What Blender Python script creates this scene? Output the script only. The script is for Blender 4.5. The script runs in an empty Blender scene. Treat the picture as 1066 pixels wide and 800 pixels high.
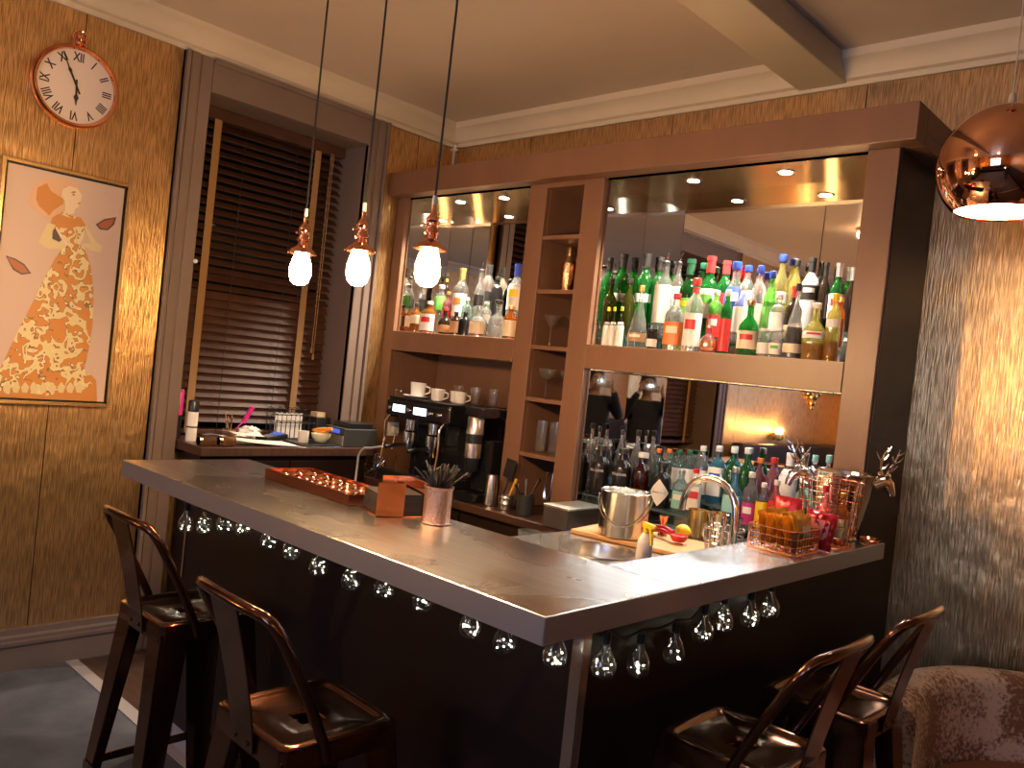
import bpy, bmesh, math, random
from mathutils import Vector, Matrix, Euler
random.seed(7)
PI=math.pi
SC=bpy.context.scene
COL=SC.collection
# ------------------------------------------------------------------ camera
F=864.393; YAW,ROLL,PITCH=[math.radians(a) for a in (43.14896,6.11996,-0.87091)]
CAM=Vector((4.17157,-3.61069,1.61163))
fwd=Vector((-math.sin(YAW)*math.cos(PITCH),math.cos(YAW)*math.cos(PITCH),math.sin(PITCH)))
rt=Vector((math.cos(YAW),math.sin(YAW),0)); up=rt.cross(fwd)
RT=math.cos(ROLL)*rt+math.sin(ROLL)*up; UP=-math.sin(ROLL)*rt+math.cos(ROLL)*up
cd=bpy.data.cameras.new('camera'); cam=bpy.data.objects.new('camera',cd); COL.objects.link(cam)
cd.sensor_width=36; cd.lens=F/1066*36; cd.clip_start=0.01; cd.clip_end=60
m=Matrix((RT,UP,-fwd)).transposed().to_4x4(); m.translation=CAM; cam.matrix_world=m
SC.camera=cam
def at(px,py,ax,val):
    """where the sight line through a photo point meets the plane ax=val"""
    d=RT*(px-533)/F+UP*(400-py)/F+fwd; i='xyz'.index(ax)
    return CAM+d*((val-CAM[i])/d[i])
# ------------------------------------------------------------------ materials
def lin(c): return tuple(((v/255)/12.92 if v/255<=.04045 else ((v/255+.055)/1.055)**2.4) for v in c)
MATS={}
def newmat(name):
    m=bpy.data.materials.new(name); m.use_nodes=True; nt=m.node_tree; nt.nodes.clear(); return m,nt
def N(nt,t,**kw):
    n=nt.nodes.new(t)
    for k,v in kw.items():
        if k in n.inputs: n.inputs[k].default_value=v
        else: setattr(n,k,v)
    return n
def pbr(name,col,rough=.5,metal=0,noise=0,nscale=8,bump=0,bscale=40,stretch=(1,1,1),coat=0,emis=None,estr=0,spec=.5,aniso=0):
    if name in MATS: return MATS[name]
    m,nt=newmat(name); L=nt.links.new
    o=N(nt,'ShaderNodeOutputMaterial'); b=N(nt,'ShaderNodeBsdfPrincipled')
    b.inputs['Base Color'].default_value=(*col,1); b.inputs['Roughness'].default_value=rough; b.inputs['Metallic'].default_value=metal
    b.inputs['Specular IOR Level'].default_value=spec; b.inputs['Coat Weight'].default_value=coat; b.inputs['Coat Roughness'].default_value=.08
    if emis: b.inputs['Emission Color'].default_value=(*emis,1); b.inputs['Emission Strength'].default_value=estr
    L(b.outputs[0],o.inputs[0])
    if noise or bump:
        tc=N(nt,'ShaderNodeTexCoord'); mp=N(nt,'ShaderNodeMapping'); mp.inputs['Scale'].default_value=stretch; L(tc.outputs['Object'],mp.inputs[0])
    if noise:
        n=N(nt,'ShaderNodeTexNoise',Scale=nscale,Detail=5.0); L(mp.outputs[0],n.inputs['Vector'])
        r=N(nt,'ShaderNodeMapRange'); r.inputs[1].default_value=.3; r.inputs[2].default_value=.7; r.inputs[3].default_value=1-noise; r.inputs[4].default_value=1+noise
        L(n.outputs[0],r.inputs[0])
        x=N(nt,'ShaderNodeMix',data_type='RGBA',blend_type='MULTIPLY'); x.inputs[0].default_value=1; x.inputs[6].default_value=(*col,1); L(r.outputs[0],x.inputs[7]); L(x.outputs[2],b.inputs['Base Color'])
    if bump:
        n=N(nt,'ShaderNodeTexNoise',Scale=bscale,Detail=4.0); L(mp.outputs[0],n.inputs['Vector'])
        q=N(nt,'ShaderNodeBump',Strength=bump,Distance=.01); L(n.outputs[0],q.inputs['Height']); L(q.outputs[0],b.inputs['Normal'])
    MATS[name]=m; return m
def emit(name,col,s,sample=True):
    if name in MATS: return MATS[name]
    m,nt=newmat(name); o=N(nt,'ShaderNodeOutputMaterial'); e=N(nt,'ShaderNodeEmission'); e.inputs[0].default_value=(*col,1); e.inputs[1].default_value=s
    nt.links.new(e.outputs[0],o.inputs[0])
    if not sample: m.cycles.emission_sampling='NONE'
    MATS[name]=m; return m
def FAC(nt):
    """reflectance of a thin glass wall by viewing angle, the same from both sides"""
    w=N(nt,'ShaderNodeLayerWeight',Blend=.5); p=N(nt,'ShaderNodeMath',operation='POWER'); p.inputs[1].default_value=3.5; nt.links.new(w.outputs['Facing'],p.inputs[0])
    q=N(nt,'ShaderNodeMath',operation='MULTIPLY_ADD'); q.inputs[1].default_value=.75; q.inputs[2].default_value=.05; nt.links.new(p.outputs[0],q.inputs[0]); return q
def glass(name,col,body=.25,rough=.03,ior=1.45,gloss=1.0):
    """coloured glass: fresnel gloss over a tinted clear body that also scatters a little"""
    if name in MATS: return MATS[name]
    m,nt=newmat(name); L=nt.links.new
    o=N(nt,'ShaderNodeOutputMaterial'); f=FAC(nt); g=N(nt,'ShaderNodeBsdfGlossy',Roughness=rough)
    t=N(nt,'ShaderNodeBsdfTransparent'); t.inputs[0].default_value=(*col,1)
    d=N(nt,'ShaderNodeBsdfDiffuse'); d.inputs[0].default_value=(*col,1); tl=N(nt,'ShaderNodeBsdfTranslucent'); tl.inputs[0].default_value=(*col,1)
    a=N(nt,'ShaderNodeMixShader'); a.inputs[0].default_value=.5; L(d.outputs[0],a.inputs[1]); L(tl.outputs[0],a.inputs[2])
    b=N(nt,'ShaderNodeMixShader'); b.inputs[0].default_value=body; L(t.outputs[0],b.inputs[1]); L(a.outputs[0],b.inputs[2])
    c=N(nt,'ShaderNodeMixShader'); mm=N(nt,'ShaderNodeMath',operation='MULTIPLY'); mm.inputs[1].default_value=gloss; L(f.outputs[0],mm.inputs[0]); L(mm.outputs[0],c.inputs[0]); L(b.outputs[0],c.inputs[1]); L(g.outputs[0],c.inputs[2]); L(c.outputs[0],o.inputs[0])
    MATS[name]=m; return m
def bglass(name,col,body=.15,rough=.02,ior=1.28,clear=.45):
    """bottle glass: fresnel gloss over tinted refraction, a clear share and a little scattering"""
    if name in MATS: return MATS[name]
    m,nt=newmat(name); L=nt.links.new
    o=N(nt,'ShaderNodeOutputMaterial'); f=FAC(nt); g=N(nt,'ShaderNodeBsdfGlossy',Roughness=rough)
    rf=N(nt,'ShaderNodeBsdfRefraction',Roughness=.0,IOR=ior); rf.inputs[0].default_value=(*col,1)
    t=N(nt,'ShaderNodeBsdfTransparent'); t.inputs[0].default_value=(*col,1)
    tl=N(nt,'ShaderNodeBsdfTranslucent'); tl.inputs[0].default_value=(*col,1); d=N(nt,'ShaderNodeBsdfDiffuse'); d.inputs[0].default_value=(*col,1)
    def mix(k,p,q):
        x=N(nt,'ShaderNodeMixShader')
        if isinstance(k,float): x.inputs[0].default_value=k
        else: L(k,x.inputs[0])
        L(p,x.inputs[1]); L(q,x.inputs[2]); return x.outputs[0]
    L(mix(f.outputs[0],mix(body,mix(clear,rf.outputs[0],t.outputs[0]),mix(.5,d.outputs[0],tl.outputs[0])),g.outputs[0]),o.inputs[0])
    MATS[name]=m; return m
def wallpaper():
    m,nt=newmat('ribbed_gold_wallpaper'); L=nt.links.new
    o=N(nt,'ShaderNodeOutputMaterial'); b=N(nt,'ShaderNodeBsdfPrincipled'); L(b.outputs[0],o.inputs[0])
    b.inputs['Metallic'].default_value=.95; b.inputs['Roughness'].default_value=.34
    g=N(nt,'ShaderNodeNewGeometry'); s=N(nt,'ShaderNodeSeparateXYZ'); L(g.outputs['Position'],s.inputs[0])
    h=N(nt,'ShaderNodeMath',operation='ADD'); L(s.outputs[0],h.inputs[0]); L(s.outputs[1],h.inputs[1])   # along-wall coordinate
    cv=N(nt,'ShaderNodeCombineXYZ'); L(h.outputs[0],cv.inputs[0]); z=N(nt,'ShaderNodeMath',operation='MULTIPLY'); z.inputs[1].default_value=.055; L(s.outputs[2],z.inputs[0]); L(z.outputs[0],cv.inputs[1])
    n=N(nt,'ShaderNodeTexNoise',Scale=190.0,Detail=2.0); L(cv.outputs[0],n.inputs['Vector'])
    rp=N(nt,'ShaderNodeMapRange'); rp.inputs[1].default_value=.38; rp.inputs[2].default_value=.6; L(n.outputs[0],rp.inputs[0])
    n2=N(nt,'ShaderNodeTexNoise',Scale=4.0,Detail=3.0); L(g.outputs['Position'],n2.inputs['Vector'])
    bp=N(nt,'ShaderNodeBump',Strength=.4,Distance=.0025); L(rp.outputs[0],bp.inputs['Height'])
    bp2=N(nt,'ShaderNodeBump',Strength=.28,Distance=.04); L(n2.outputs[0],bp2.inputs['Height']); L(bp2.outputs[0],bp.inputs['Normal']); L(bp.outputs[0],b.inputs['Normal'])
    mx=N(nt,'ShaderNodeMix',data_type='RGBA'); mx.inputs[6].default_value=(.46,.285,.125,1); mx.inputs[7].default_value=(.80,.515,.235,1); L(rp.outputs[0],mx.inputs[0])
    # drop seams every 0.52 m
    a=N(nt,'ShaderNodeMath',operation='ADD'); a.inputs[1].default_value=20.0+2.262-.0; L(h.outputs[0],a.inputs[0])
    mo=N(nt,'ShaderNodeMath',operation='PINGPONG'); mo.inputs[1].default_value=.5; 
    dv=N(nt,'ShaderNodeMath',operation='DIVIDE'); dv.inputs[1].default_value=1.0; L(a.outputs[0],dv.inputs[0]); L(dv.outputs[0],mo.inputs[0])
    lt=N(nt,'ShaderNodeMath',operation='LESS_THAN'); lt.inputs[1].default_value=.0022; L(mo.outputs[0],lt.inputs[0])
    m2=N(nt,'ShaderNodeMix',data_type='RGBA'); m2.inputs[7].default_value=(.05,.03,.015,1); L(lt.outputs[0],m2.inputs[0]); L(mx.outputs[2],m2.inputs[6]); L(m2.outputs[2],b.inputs['Base Color'])
    return m
def velvet():
    m,nt=newmat('crushed_copper_velvet'); L=nt.links.new
    o=N(nt,'ShaderNodeOutputMaterial'); b=N(nt,'ShaderNodeBsdfPrincipled'); L(b.outputs[0],o.inputs[0]); b.inputs['Roughness'].default_value=.55; b.inputs['Sheen Weight'].default_value=.7; b.inputs['Sheen Roughness'].default_value=.35; b.inputs['Sheen Tint'].default_value=(.9,.6,.4,1)
    tc=N(nt,'ShaderNodeTexCoord'); n0=N(nt,'ShaderNodeTexNoise',Scale=5.0,Detail=3.0,Distortion=.8); L(tc.outputs['Object'],n0.inputs['Vector']); n1=N(nt,'ShaderNodeTexNoise',Scale=75.0,Detail=4.0); L(tc.outputs['Object'],n1.inputs['Vector'])
    n=N(nt,'ShaderNodeMix',data_type='FLOAT'); n.inputs[0].default_value=.45; L(n0.outputs[0],n.inputs[2]); L(n1.outputs[0],n.inputs[3])
    r=N(nt,'ShaderNodeMapRange'); r.inputs[1].default_value=.44; r.inputs[2].default_value=.55; L(n.outputs[0],r.inputs[0])
    mx=N(nt,'ShaderNodeMix',data_type='RGBA'); mx.inputs[6].default_value=(.24,.095,.045,1); mx.inputs[7].default_value=(.74,.50,.35,1); L(r.outputs[0],mx.inputs[0]); L(mx.outputs[2],b.inputs['Base Color'])
    bp=N(nt,'ShaderNodeBump',Strength=.4,Distance=.01); L(n.outputs[0],bp.inputs['Height']); L(bp.outputs[0],b.inputs['Normal'])
    return m
def damask():
    m,nt=newmat('gold_leaf_damask_print'); L=nt.links.new
    o=N(nt,'ShaderNodeOutputMaterial'); b=N(nt,'ShaderNodeBsdfPrincipled'); L(b.outputs[0],o.inputs[0]); b.inputs['Roughness'].default_value=.5
    tc=N(nt,'ShaderNodeTexCoord'); n=N(nt,'ShaderNodeTexNoise',Scale=9.0,Detail=2.0); L(tc.outputs['Object'],n.inputs['Vector'])
    ad=N(nt,'ShaderNodeMix',data_type='VECTOR') if False else N(nt,'ShaderNodeVectorMath',operation='MULTIPLY_ADD'); ad.inputs[1].default_value=(.08,.08,.08); L(n.outputs[1],ad.inputs[0]); L(tc.outputs['Object'],ad.inputs[2])
    v=N(nt,'ShaderNodeTexVoronoi',Scale=11.0); L(ad.outputs[0],v.inputs['Vector'])
    w=N(nt,'ShaderNodeTexWave',Scale=9.0,Distortion=14.0,Detail=2.0); w.inputs['Detail Scale'].default_value=1.5; L(tc.outputs['Object'],w.inputs['Vector'])
    mu=N(nt,'ShaderNodeMath',operation='MULTIPLY_ADD'); mu.inputs[1].default_value=.55; L(w.outputs[1],mu.inputs[0]); L(v.outputs[0],mu.inputs[2])
    cr=N(nt,'ShaderNodeValToRGB'); cr.color_ramp.interpolation='CONSTANT'; e=cr.color_ramp.elements
    cols=[(0,(.72,.30,.05)),(.26,(.35,.16,.05)),(.33,(.85,.72,.36)),(.62,(.9,.8,.48)),(.7,(.28,.15,.06)),(.78,(.68,.27,.05))]
    e[0].position=0; e[0].color=(*cols[0][1],1); e[1].position=cols[1][0]; e[1].color=(*cols[1][1],1)
    for p,c in cols[2:]: q=e.new(p); q.color=(*c,1)
    L(mu.outputs[0],cr.inputs[0]); L(cr.outputs[0],b.inputs['Base Color']); return m
WP=wallpaper(); VELVET=velvet(); DAMASK=damask()
CREAM=pbr('cream_plaster',(.62,.52,.38),.55,noise=.04,nscale=3)
CEIL=pbr('ceiling_paint',(.62,.50,.41),.42,noise=.05,nscale=2)
TAUPE=pbr('mauve_brown_gloss_paint',(.20,.098,.055),.38,noise=.08,nscale=6,bump=.12,bscale=60,stretch=(1,1,.25))
CASE=pbr('taupe_woodwork_paint',(.185,.133,.108),.4,noise=.06,nscale=5)
DARKWOOD=pbr('dark_stained_wood',(.06,.028,.018),.35,noise=.3,nscale=6,stretch=(1,8,1))
BLINDWOOD=pbr('dark_blind_slats',(.075,.034,.022),.5,noise=.2,nscale=10,spec=.25)
TAPE=pbr('ochre_ladder_tape',(.30,.17,.075),.8)
STEEL=pbr('brushed_steel_top',(.62,.63,.66),.27,1,noise=.10,nscale=5,bump=.04,bscale=30,stretch=(1,14,1))
nt_=STEEL.node_tree; b_=[n for n in nt_.nodes if n.type=='BSDF_PRINCIPLED'][0]; t_=N(nt_,'ShaderNodeTexCoord'); q_=N(nt_,'ShaderNodeTexNoise',Scale=2.2,Detail=3.0,Distortion=.4); nt_.links.new(t_.outputs['Object'],q_.inputs['Vector']); r_=N(nt_,'ShaderNodeMapRange'); r_.inputs[1].default_value=.35; r_.inputs[2].default_value=.65; r_.inputs[3].default_value=.22; r_.inputs[4].default_value=.31; nt_.links.new(q_.outputs[0],r_.inputs[0]); nt_.links.new(r_.outputs[0],b_.inputs['Roughness'])   # wiped and smeared steel
EDGE=pbr('satin_steel_edge',(.42,.41,.43),.35,.75)
STEELX=pbr('brushed_steel',(.62,.6,.58),.25,1)
CHROME=pbr('chrome',(.75,.74,.72),.1,1)
COPPER=pbr('polished_copper',(.86,.40,.24),.14,1)
COPPERM=pbr('mirror_copper',(.80,.42,.26),.04,1)
BRASS=pbr('brushed_brass_sheet',(.74,.55,.29),.19,1)
nt_=BRASS.node_tree; b_=[n for n in nt_.nodes if n.type=='BSDF_PRINCIPLED'][0]; b_.inputs['Anisotropic'].default_value=.97; c_=N(nt_,'ShaderNodeCombineXYZ',Y=1.0); nt_.links.new(c_.outputs[0],b_.inputs['Tangent'])   # sheet brushed along x
GOLD=pbr('gold_frame',(.85,.62,.30),.25,1)
BRONZE=pbr('dark_bronze_lacquer',(.085,.031,.014),.17,.85,noise=.25,nscale=5,coat=.4)
BLACK=pbr('black_plastic',(.012,.012,.013),.3)
MATTE=pbr('matte_black',(.012,.010,.010),.6)
PANEL=pbr('espresso_bar_panel',(.015,.007,.005),.42,noise=.2,nscale=3,spec=.25)
MIRROR=pbr('mirror_glass',(.80,.76,.70),.015,1)
CARPET=pbr('grey_carpet',(.115,.11,.12),.95,noise=.3,nscale=5,bump=.5,bscale=300)
WOODF=pbr('dark_floorboards',(.07,.035,.022),.4,noise=.3,nscale=5,stretch=(1,9,1))
STRIP=pbr('pale_threshold_strip',(.42,.36,.33),.5)
WHITE=pbr('white_ceramic',(.75,.72,.68),.25)
PAPER=pbr('paper',(.7,.66,.62),.8)
CORDM=pbr('black_cord',(.01,.009,.009),.6)
CLEAR=glass('clear_glass',(.975,.98,.975),.05,rough=.01,gloss=1.5)
# ------------------------------------------------------------------ mesh helpers
class MB:
    def __init__(s): s.v=[]; s.f=[]
    def add(s,vs,fs):
        b=len(s.v); s.v+=[tuple(v) for v in vs]; s.f+=[tuple(b+i for i in f) for f in fs]; return s
    def box(s,x0,x1,y0,y1,z0,z1,rot=None,c=None):
        vs=[Vector((x,y,z)) for z in (z0,z1) for x,y in ((x0,y0),(x1,y0),(x1,y1),(x0,y1))]
        if rot is not None:
            cc=Vector(c) if c else Vector(((x0+x1)/2,(y0+y1)/2,(z0+z1)/2)); R=Euler(rot).to_matrix(); vs=[cc+R@(v-cc) for v in vs]
        return s.add(vs,[(0,3,2,1),(4,5,6,7),(0,1,5,4),(1,2,6,5),(2,3,7,6),(3,0,4,7)])
    def lathe(s,prof,c=(0,0,0),seg=20,sq=0,M=None,cap=True,sx=1,sy=1):
        """prof [(r,z)]; sq: 0 round .. 1 square section"""
        rings=[]; vs=[]
        for r,z in prof:
            for k in range(seg):
                a=2*PI*(k+.5)/seg; ca,sa=math.cos(a),math.sin(a)
                q=r if not sq else r*(1-sq)+sq*r/max(abs(ca),abs(sa))
                p=Vector((q*ca*sx,q*sa*sy,z))
                if M is not None: p=M@p
                vs.append(p+Vector(c))
        fs=[]
        for i in range(len(prof)-1):
            for k in range(seg):
                k2=(k+1)%seg; fs.append((i*seg+k,i*seg+k2,(i+1)*seg+k2,(i+1)*seg+k))
        if cap:
            fs.append(tuple(range(seg-1,-1,-1))); fs.append(tuple((len(prof)-1)*seg+k for k in range(seg)))
        return s.add(vs,fs)
    def tube(s,pts,r,seg=8,closed=False,rr=None):
        P=[Vector(p) for p in pts]; n=len(P); vs=[]; fs=[]
        up0=None
        for i in range(n):
            if closed: t=P[(i+1)%n]-P[i-1]
            else: t=P[min(i+1,n-1)]-P[max(i-1,0)]
            t=t.normalized() if t.length>1e-9 else Vector((0,0,1))
            if up0 is None:
                up0=t.orthogonal().normalized()
            u=(up0-t*up0.dot(t)); u=u.normalized() if u.length>1e-6 else t.orthogonal().normalized(); up0=u; w=t.cross(u)
            q=rr[i] if rr else r
            for k in range(seg):
                a=2*PI*k/seg; vs.append(P[i]+u*q*math.cos(a)+w*q*math.sin(a))
        m=n if closed else n-1
        for i in range(m):
            j=(i+1)%n
            for k in range(seg):
                k2=(k+1)%seg; fs.append((i*seg+k,i*seg+k2,j*seg+k2,j*seg+k))
        if not closed: fs.append(tuple(range(seg-1,-1,-1))); fs.append(tuple((n-1)*seg+k for k in range(seg)))
        return s.add(vs,fs)
    def prism(s,poly,d,frame):
        """poly 2d list, extruded by d; frame(u,v,w)->xyz"""
        n=len(poly); vs=[frame(u,v,0) for u,v in poly]+[frame(u,v,d) for u,v in poly]
        fs=[tuple(range(n-1,-1,-1)),tuple(range(n,2*n))]+[(i,(i+1)%n,n+(i+1)%n,n+i) for i in range(n)]
        return s.add(vs,fs)
    def sphere(s,c,r,seg=16,rings=10,sz=1,M=None):
        pr=[(max(r*math.sin(PI*i/rings),1e-4),-r*sz*math.cos(PI*i/rings)) for i in range(rings+1)]
        return s.lathe(pr,c,seg,M=M)
    def build(s,name,mat,parent=None,smooth=False,bevel=0,kind=None,loc=None):
        me=bpy.data.meshes.new(name); vs=s.v
        if loc is not None: L=Vector(loc); vs=[Vector(v)-L for v in vs]
        me.from_pydata([tuple(v) for v in vs],[],s.f)
        bm=bmesh.new(); bm.from_mesh(me); bmesh.ops.recalc_face_normals(bm,faces=bm.faces); bm.to_mesh(me); bm.free()
        me.materials.append(mat)
        if smooth:
            me.polygons.foreach_set('use_smooth',[True]*len(me.polygons)); me.set_sharp_from_angle(angle=math.radians(40))
        o=bpy.data.objects.new(name,me); COL.objects.link(o)
        if loc is not None: o.location=loc
        if parent is not None: o.parent=parent
        if bevel:
            b=o.modifiers.new('bevel','BEVEL'); b.width=bevel; b.segments=2; b.limit_method='ANGLE'
        if kind: o['kind']=kind
        return o
def tag(o,label,cat,group=None):
    o['label']=label; o['category']=cat
    if group: o['group']=group
    return o
def thing(name,label,cat,loc=(0,0,0),rz=0,group=None):
    o=bpy.data.objects.new(name,None); COL.objects.link(o); o.location=loc; o.rotation_euler=(0,0,rz); o.empty_display_size=.05
    return tag(o,label,cat,group)
def copy_tree(o,parent=None,label=None,loc=None,rz=None):
    c=o.copy(); COL.objects.link(c)
    if parent is not None: c.parent=parent
    if label: c['label']=label
    if loc is not None: c.location=loc
    if rz is not None: c.rotation_euler=(0,0,rz)
    for ch in list(o.children): copy_tree(ch,c)
    return c
def light(kind,name,loc,power,col,size=.05,rot=(0,0,0),parent=None,**kw):
    l=bpy.data.lights.new(name,kind); l.energy=power; l.color=col
    if kind in('POINT','SPOT'): l.shadow_soft_size=size
    for k,v in kw.items(): setattr(l,k,v)
    o=bpy.data.objects.new(name,l); COL.objects.link(o); o.location=loc; o.rotation_euler=rot
    if parent is not None: o.parent=parent
    return o
def struct(name,mb,mat,**kw): return mb.build(name,mat,kind='structure',**kw)
def text_mesh(body,size,mat,parent,name,M,ext=.0006,align='CENTER',bold=0):
    c=bpy.data.curves.new(name,'FONT'); c.body=body; c.size=size; c.align_x=align; c.align_y='CENTER'; c.extrude=ext; c.resolution_u=2; c.offset=bold
    o=bpy.data.objects.new(name,c); COL.objects.link(o); bpy.context.view_layer.update()
    dg=bpy.context.evaluated_depsgraph_get(); me=bpy.data.meshes.new_from_object(o.evaluated_get(dg)); bpy.data.objects.remove(o)
    me.materials.clear(); me.materials.append(mat); me.transform(M)
    p=bpy.data.objects.new(name,me); COL.objects.link(p)
    if parent is not None: p.parent=parent
    return p
WARM=(1,.60,.30); COOL=(.80,.92,1)
# ------------------------------------------------------------------ light levels
BULB_S=280; DOWN_W=62; GLOBE_S=12; UPL_S=1600; FILL_S=20; COOL_FILL_S=5.5; FLASH_S=600; FLASH_W=5.0; STRIP_S=24; EXPO=.85
# ================================================================== ROOM
RX,RY=5.8,-7.4; CZ=3.17; HB=.05
struct('floor',MB().box(0,RX,RY,-2.087,-.1,0),CARPET)
struct('floor_boards',MB().box(0,RX,-2.03,HB,-.1,0),WOODF)
struct('trim_1',MB().box(0,RX,-2.087,-2.03,-.1,.004),STRIP)
struct('ceiling',MB().box(-.3,RX+.1,RY-.1,HB+.1,CZ,CZ+.1),CEIL)
struct('trim_2',MB().box(2.375,2.60,RY,HB,3.05,CZ),CREAM,bevel=.006)       # ceiling beam
W1=(-1.66,-.66,1.03,2.865); W2=(-3.80,-2.80,1.03,2.865)                    # y0,y1,z0,z1
wl=MB(); ys=[RY,W2[0],W2[1],W1[0],W1[1],HB+.1]
wl.box(-.12,0,ys[0],ys[1]-.012,0,CZ).box(-.12,0,ys[2]+.012,ys[3]-.012,0,CZ).box(-.12,0,ys[4]+.012,ys[5],0,CZ)
for w in (W1,W2): wl.box(-.12,0,w[0]-.012,w[1]+.012,0,w[2]-.012).box(-.12,0,w[0]-.012,w[1]+.012,w[3]+.012,CZ)
struct('wall_left',wl,WP)
struct('wall_back',MB().box(0,RX,HB,HB+.1,0,CZ),WP)
struct('wall_right',MB().box(RX,RX+.1,RY,HB,0,CZ),WP)
struct('wall_front',MB().box(-.12,RX+.1,RY-.1,RY,0,CZ),WP)
# cornice swept round the room
cp=[(0,0),(.018,0),(.022,.022),(.04,.03),(.045,.05),(.075,.085),(.10,.10),(.105,.135),(0,.135)]
def cor(frame,n0,n1):
    m=MB(); n=len(cp); vs=[frame(d,z,n0,d) for d,z in cp]+[frame(d,z,n1,-d) for d,z in cp]
    return m.add(vs,[tuple(range(n)),tuple(range(2*n-1,n-1,-1))]+[(i,(i+1)%n,n+(i+1)%n,n+i) for i in range(n)])
Z0=3.035
struct('trim_3',cor(lambda d,z,t,e:(d,t+e,Z0+z),RY,HB),CREAM,smooth=True)
struct('trim_4',cor(lambda d,z,t,e:(t+e,HB-d,Z0+z),0,RX),CREAM,smooth=True)
struct('trim_5',cor(lambda d,z,t,e:(RX-d,t+e,Z0+z),RY,HB),CREAM,smooth=True)
struct('trim_6',cor(lambda d,z,t,e:(t+e,RY+d,Z0+z),0,RX),CREAM,smooth=True)
# skirting on the left wall
sk=[(0,0),(.022,0),(.022,.115),(.034,.118),(.036,.135),(.026,.14),(.026,.155),(.016,.165),(.014,.19),(0,.195)]
def skirt(frame,a,b):
    m=MB(); n=len(sk); return m.add([frame(d,z,a) for d,z in sk]+[frame(d,z,b) for d,z in sk],[tuple(range(n)),tuple(range(2*n-1,n-1,-1))]+[(i,(i+1)%n,n+(i+1)%n,n+i) for i in range(n)])
struct('baseboard_left',skirt(lambda d,z,t:(d,t,z),RY,-1.81),CASE)
struct('baseboard_back',skirt(lambda d,z,t:(t,HB-d,z),3.09,RX),CASE)
struct('baseboard_right',skirt(lambda d,z,t:(RX-d,t,z),RY,HB),CASE)
struct('baseboard_front',skirt(lambda d,z,t:(t,RY+d,z),0,RX),CASE)
# windows with casings and recess
def casing_side(y0,y1,z0,z1,inner):
    m=MB(); prof=[(0,0),(.05,0),(.05,.02),(.042,.03),(.042,.07),(.05,.08),(.034,.10),(.034,1.0)]
    w=y1-y0; m.box(0,.03,y0,y1,z0,z1)
    s=1 if inner=='hi' else -1; base=y0 if s>0 else y1
    for a,b,h in ((0,.018,.055),(.026,.07,.042),(.082,w,.036)):
        lo,hi=sorted((base+s*a,base+s*min(b,w))); m.box(.0,h,lo,hi,z0,z1)
    return m
def window(n,W,cz1):
    y0,y1,z0,z1=W; rv=MB()
    X=-.42
    rv.box(X,-.0,y0-.02,y0,z0-.02,z1+.02).box(X,0,y1,y1+.02,z0-.02,z1+.02).box(X,0,y0,y1,z1,z1+.02).box(X,0,y0,y1,z0-.02,z0).box(X-.02,X,y0-.02,y1+.02,z0-.02,z1+.02)
    w=struct('window_%d'%n,rv,CASE)
    casing_side(y0-.143,y0,0,cz1,'hi').build('window_casing',CASE,w,bevel=.003)
    casing_side(y1,y1+.135,0,cz1,'lo').build('window_casing',CASE,w,bevel=.003)
    MB().box(0,.04,y0,y1,z1,cz1).box(0,.055,y0,y1,cz1-.025,cz1).build('window_head_casing',CASE,w,bevel=.003)
    s=MB().box(-.41,-.37,y0,y0+.06,z0,z1).box(-.41,-.37,y1-.06,y1,z0,z1).box(-.41,-.37,y0,y1,z1-.07,z1).box(-.41,-.37,y0,y1,z0,z0+.07).box(-.41,-.37,y0,y1,1.95,2.0)
    s.build('sash',DARKWOOD,w)
    MB().box(-.40,-.392,y0+.05,y1-.05,z0+.05,z1-.06).build('pane',pbr('night_window_glass',(.012,.014,.02),.06),w)
    return w
window(1,W1,3.034); window(2,W2,3.034)
def blind(W,label,tapes):
    y0,y1,z0,z1=W; a,b=y0+.012,y1-.012; X=-.215
    root=thing('venetian_blind',label,'blind',(X,(a+b)/2,z1-.002)); o=Vector(root.location)
    def P(mb,nm,mt,**k): mb.v=[tuple(Vector(v)-o) for v in mb.v]; return mb.build(nm,mt,root,**k)
    P(MB().box(X-.03,X+.03,a,b,z1-.065,z1-.002),'headrail',BLINDWOOD,bevel=.004)
    sl=MB(); z=z1-.10; k=0
    while z>z0+.10:
        sl.box(X-.026,X+.026,a+.004*(k%2),b-.004*(k%2),z-.0017,z+.0017,rot=(0,math.radians(38 if z>1.9 else 58),0)); z-=.0455; k+=1
    P(sl,'slats',BLINDWOOD)
    P(MB().box(X-.027,X+.027,a,b,z0+.055,z0+.08),'bottom_rail',BLINDWOOD,bevel=.003)
    for t in tapes:
        P(MB().box(X+.027,X+.0285,t-.021,t+.021,z0+.06,z1-.06),'ladder_tape',TAPE)
    for t in (y0+.33*(y1-y0),y0+.66*(y1-y0)): P(MB().tube([(X+.028,t,z1-.06),(X+.028,t,z0+.06)],.0018,5),'lift_cord',CORDM)
    P(MB().tube([(X+.035,b-.10,z1-.06),(X+.035,b-.10,1.62)],.003,6).lathe([(.004,0),(.009,.006),(.007,.03),(.003,.035)],(X+.035,b-.10,1.59),8).tube([(X+.035,b-.085,z1-.06),(X+.035,b-.085,1.58)],.003,6).lathe([(.004,0),(.009,.006),(.007,.03),(.003,.035)],(X+.035,b-.085,1.55),8),'pull_cord',TAPE)
    return root
t1=at(228,124,'x',-.187).y; t2=at(332,157,'x',-.187).y
blind(W1,'dark wooden venetian blind in the window recess between the painting and the bar shelves','t' and (t1,t2))
blind(W2,'dark wooden blind in the far window, seen only reflected in the lower mirror','t' and (W2[0]+.2,W2[1]-.2))
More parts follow.
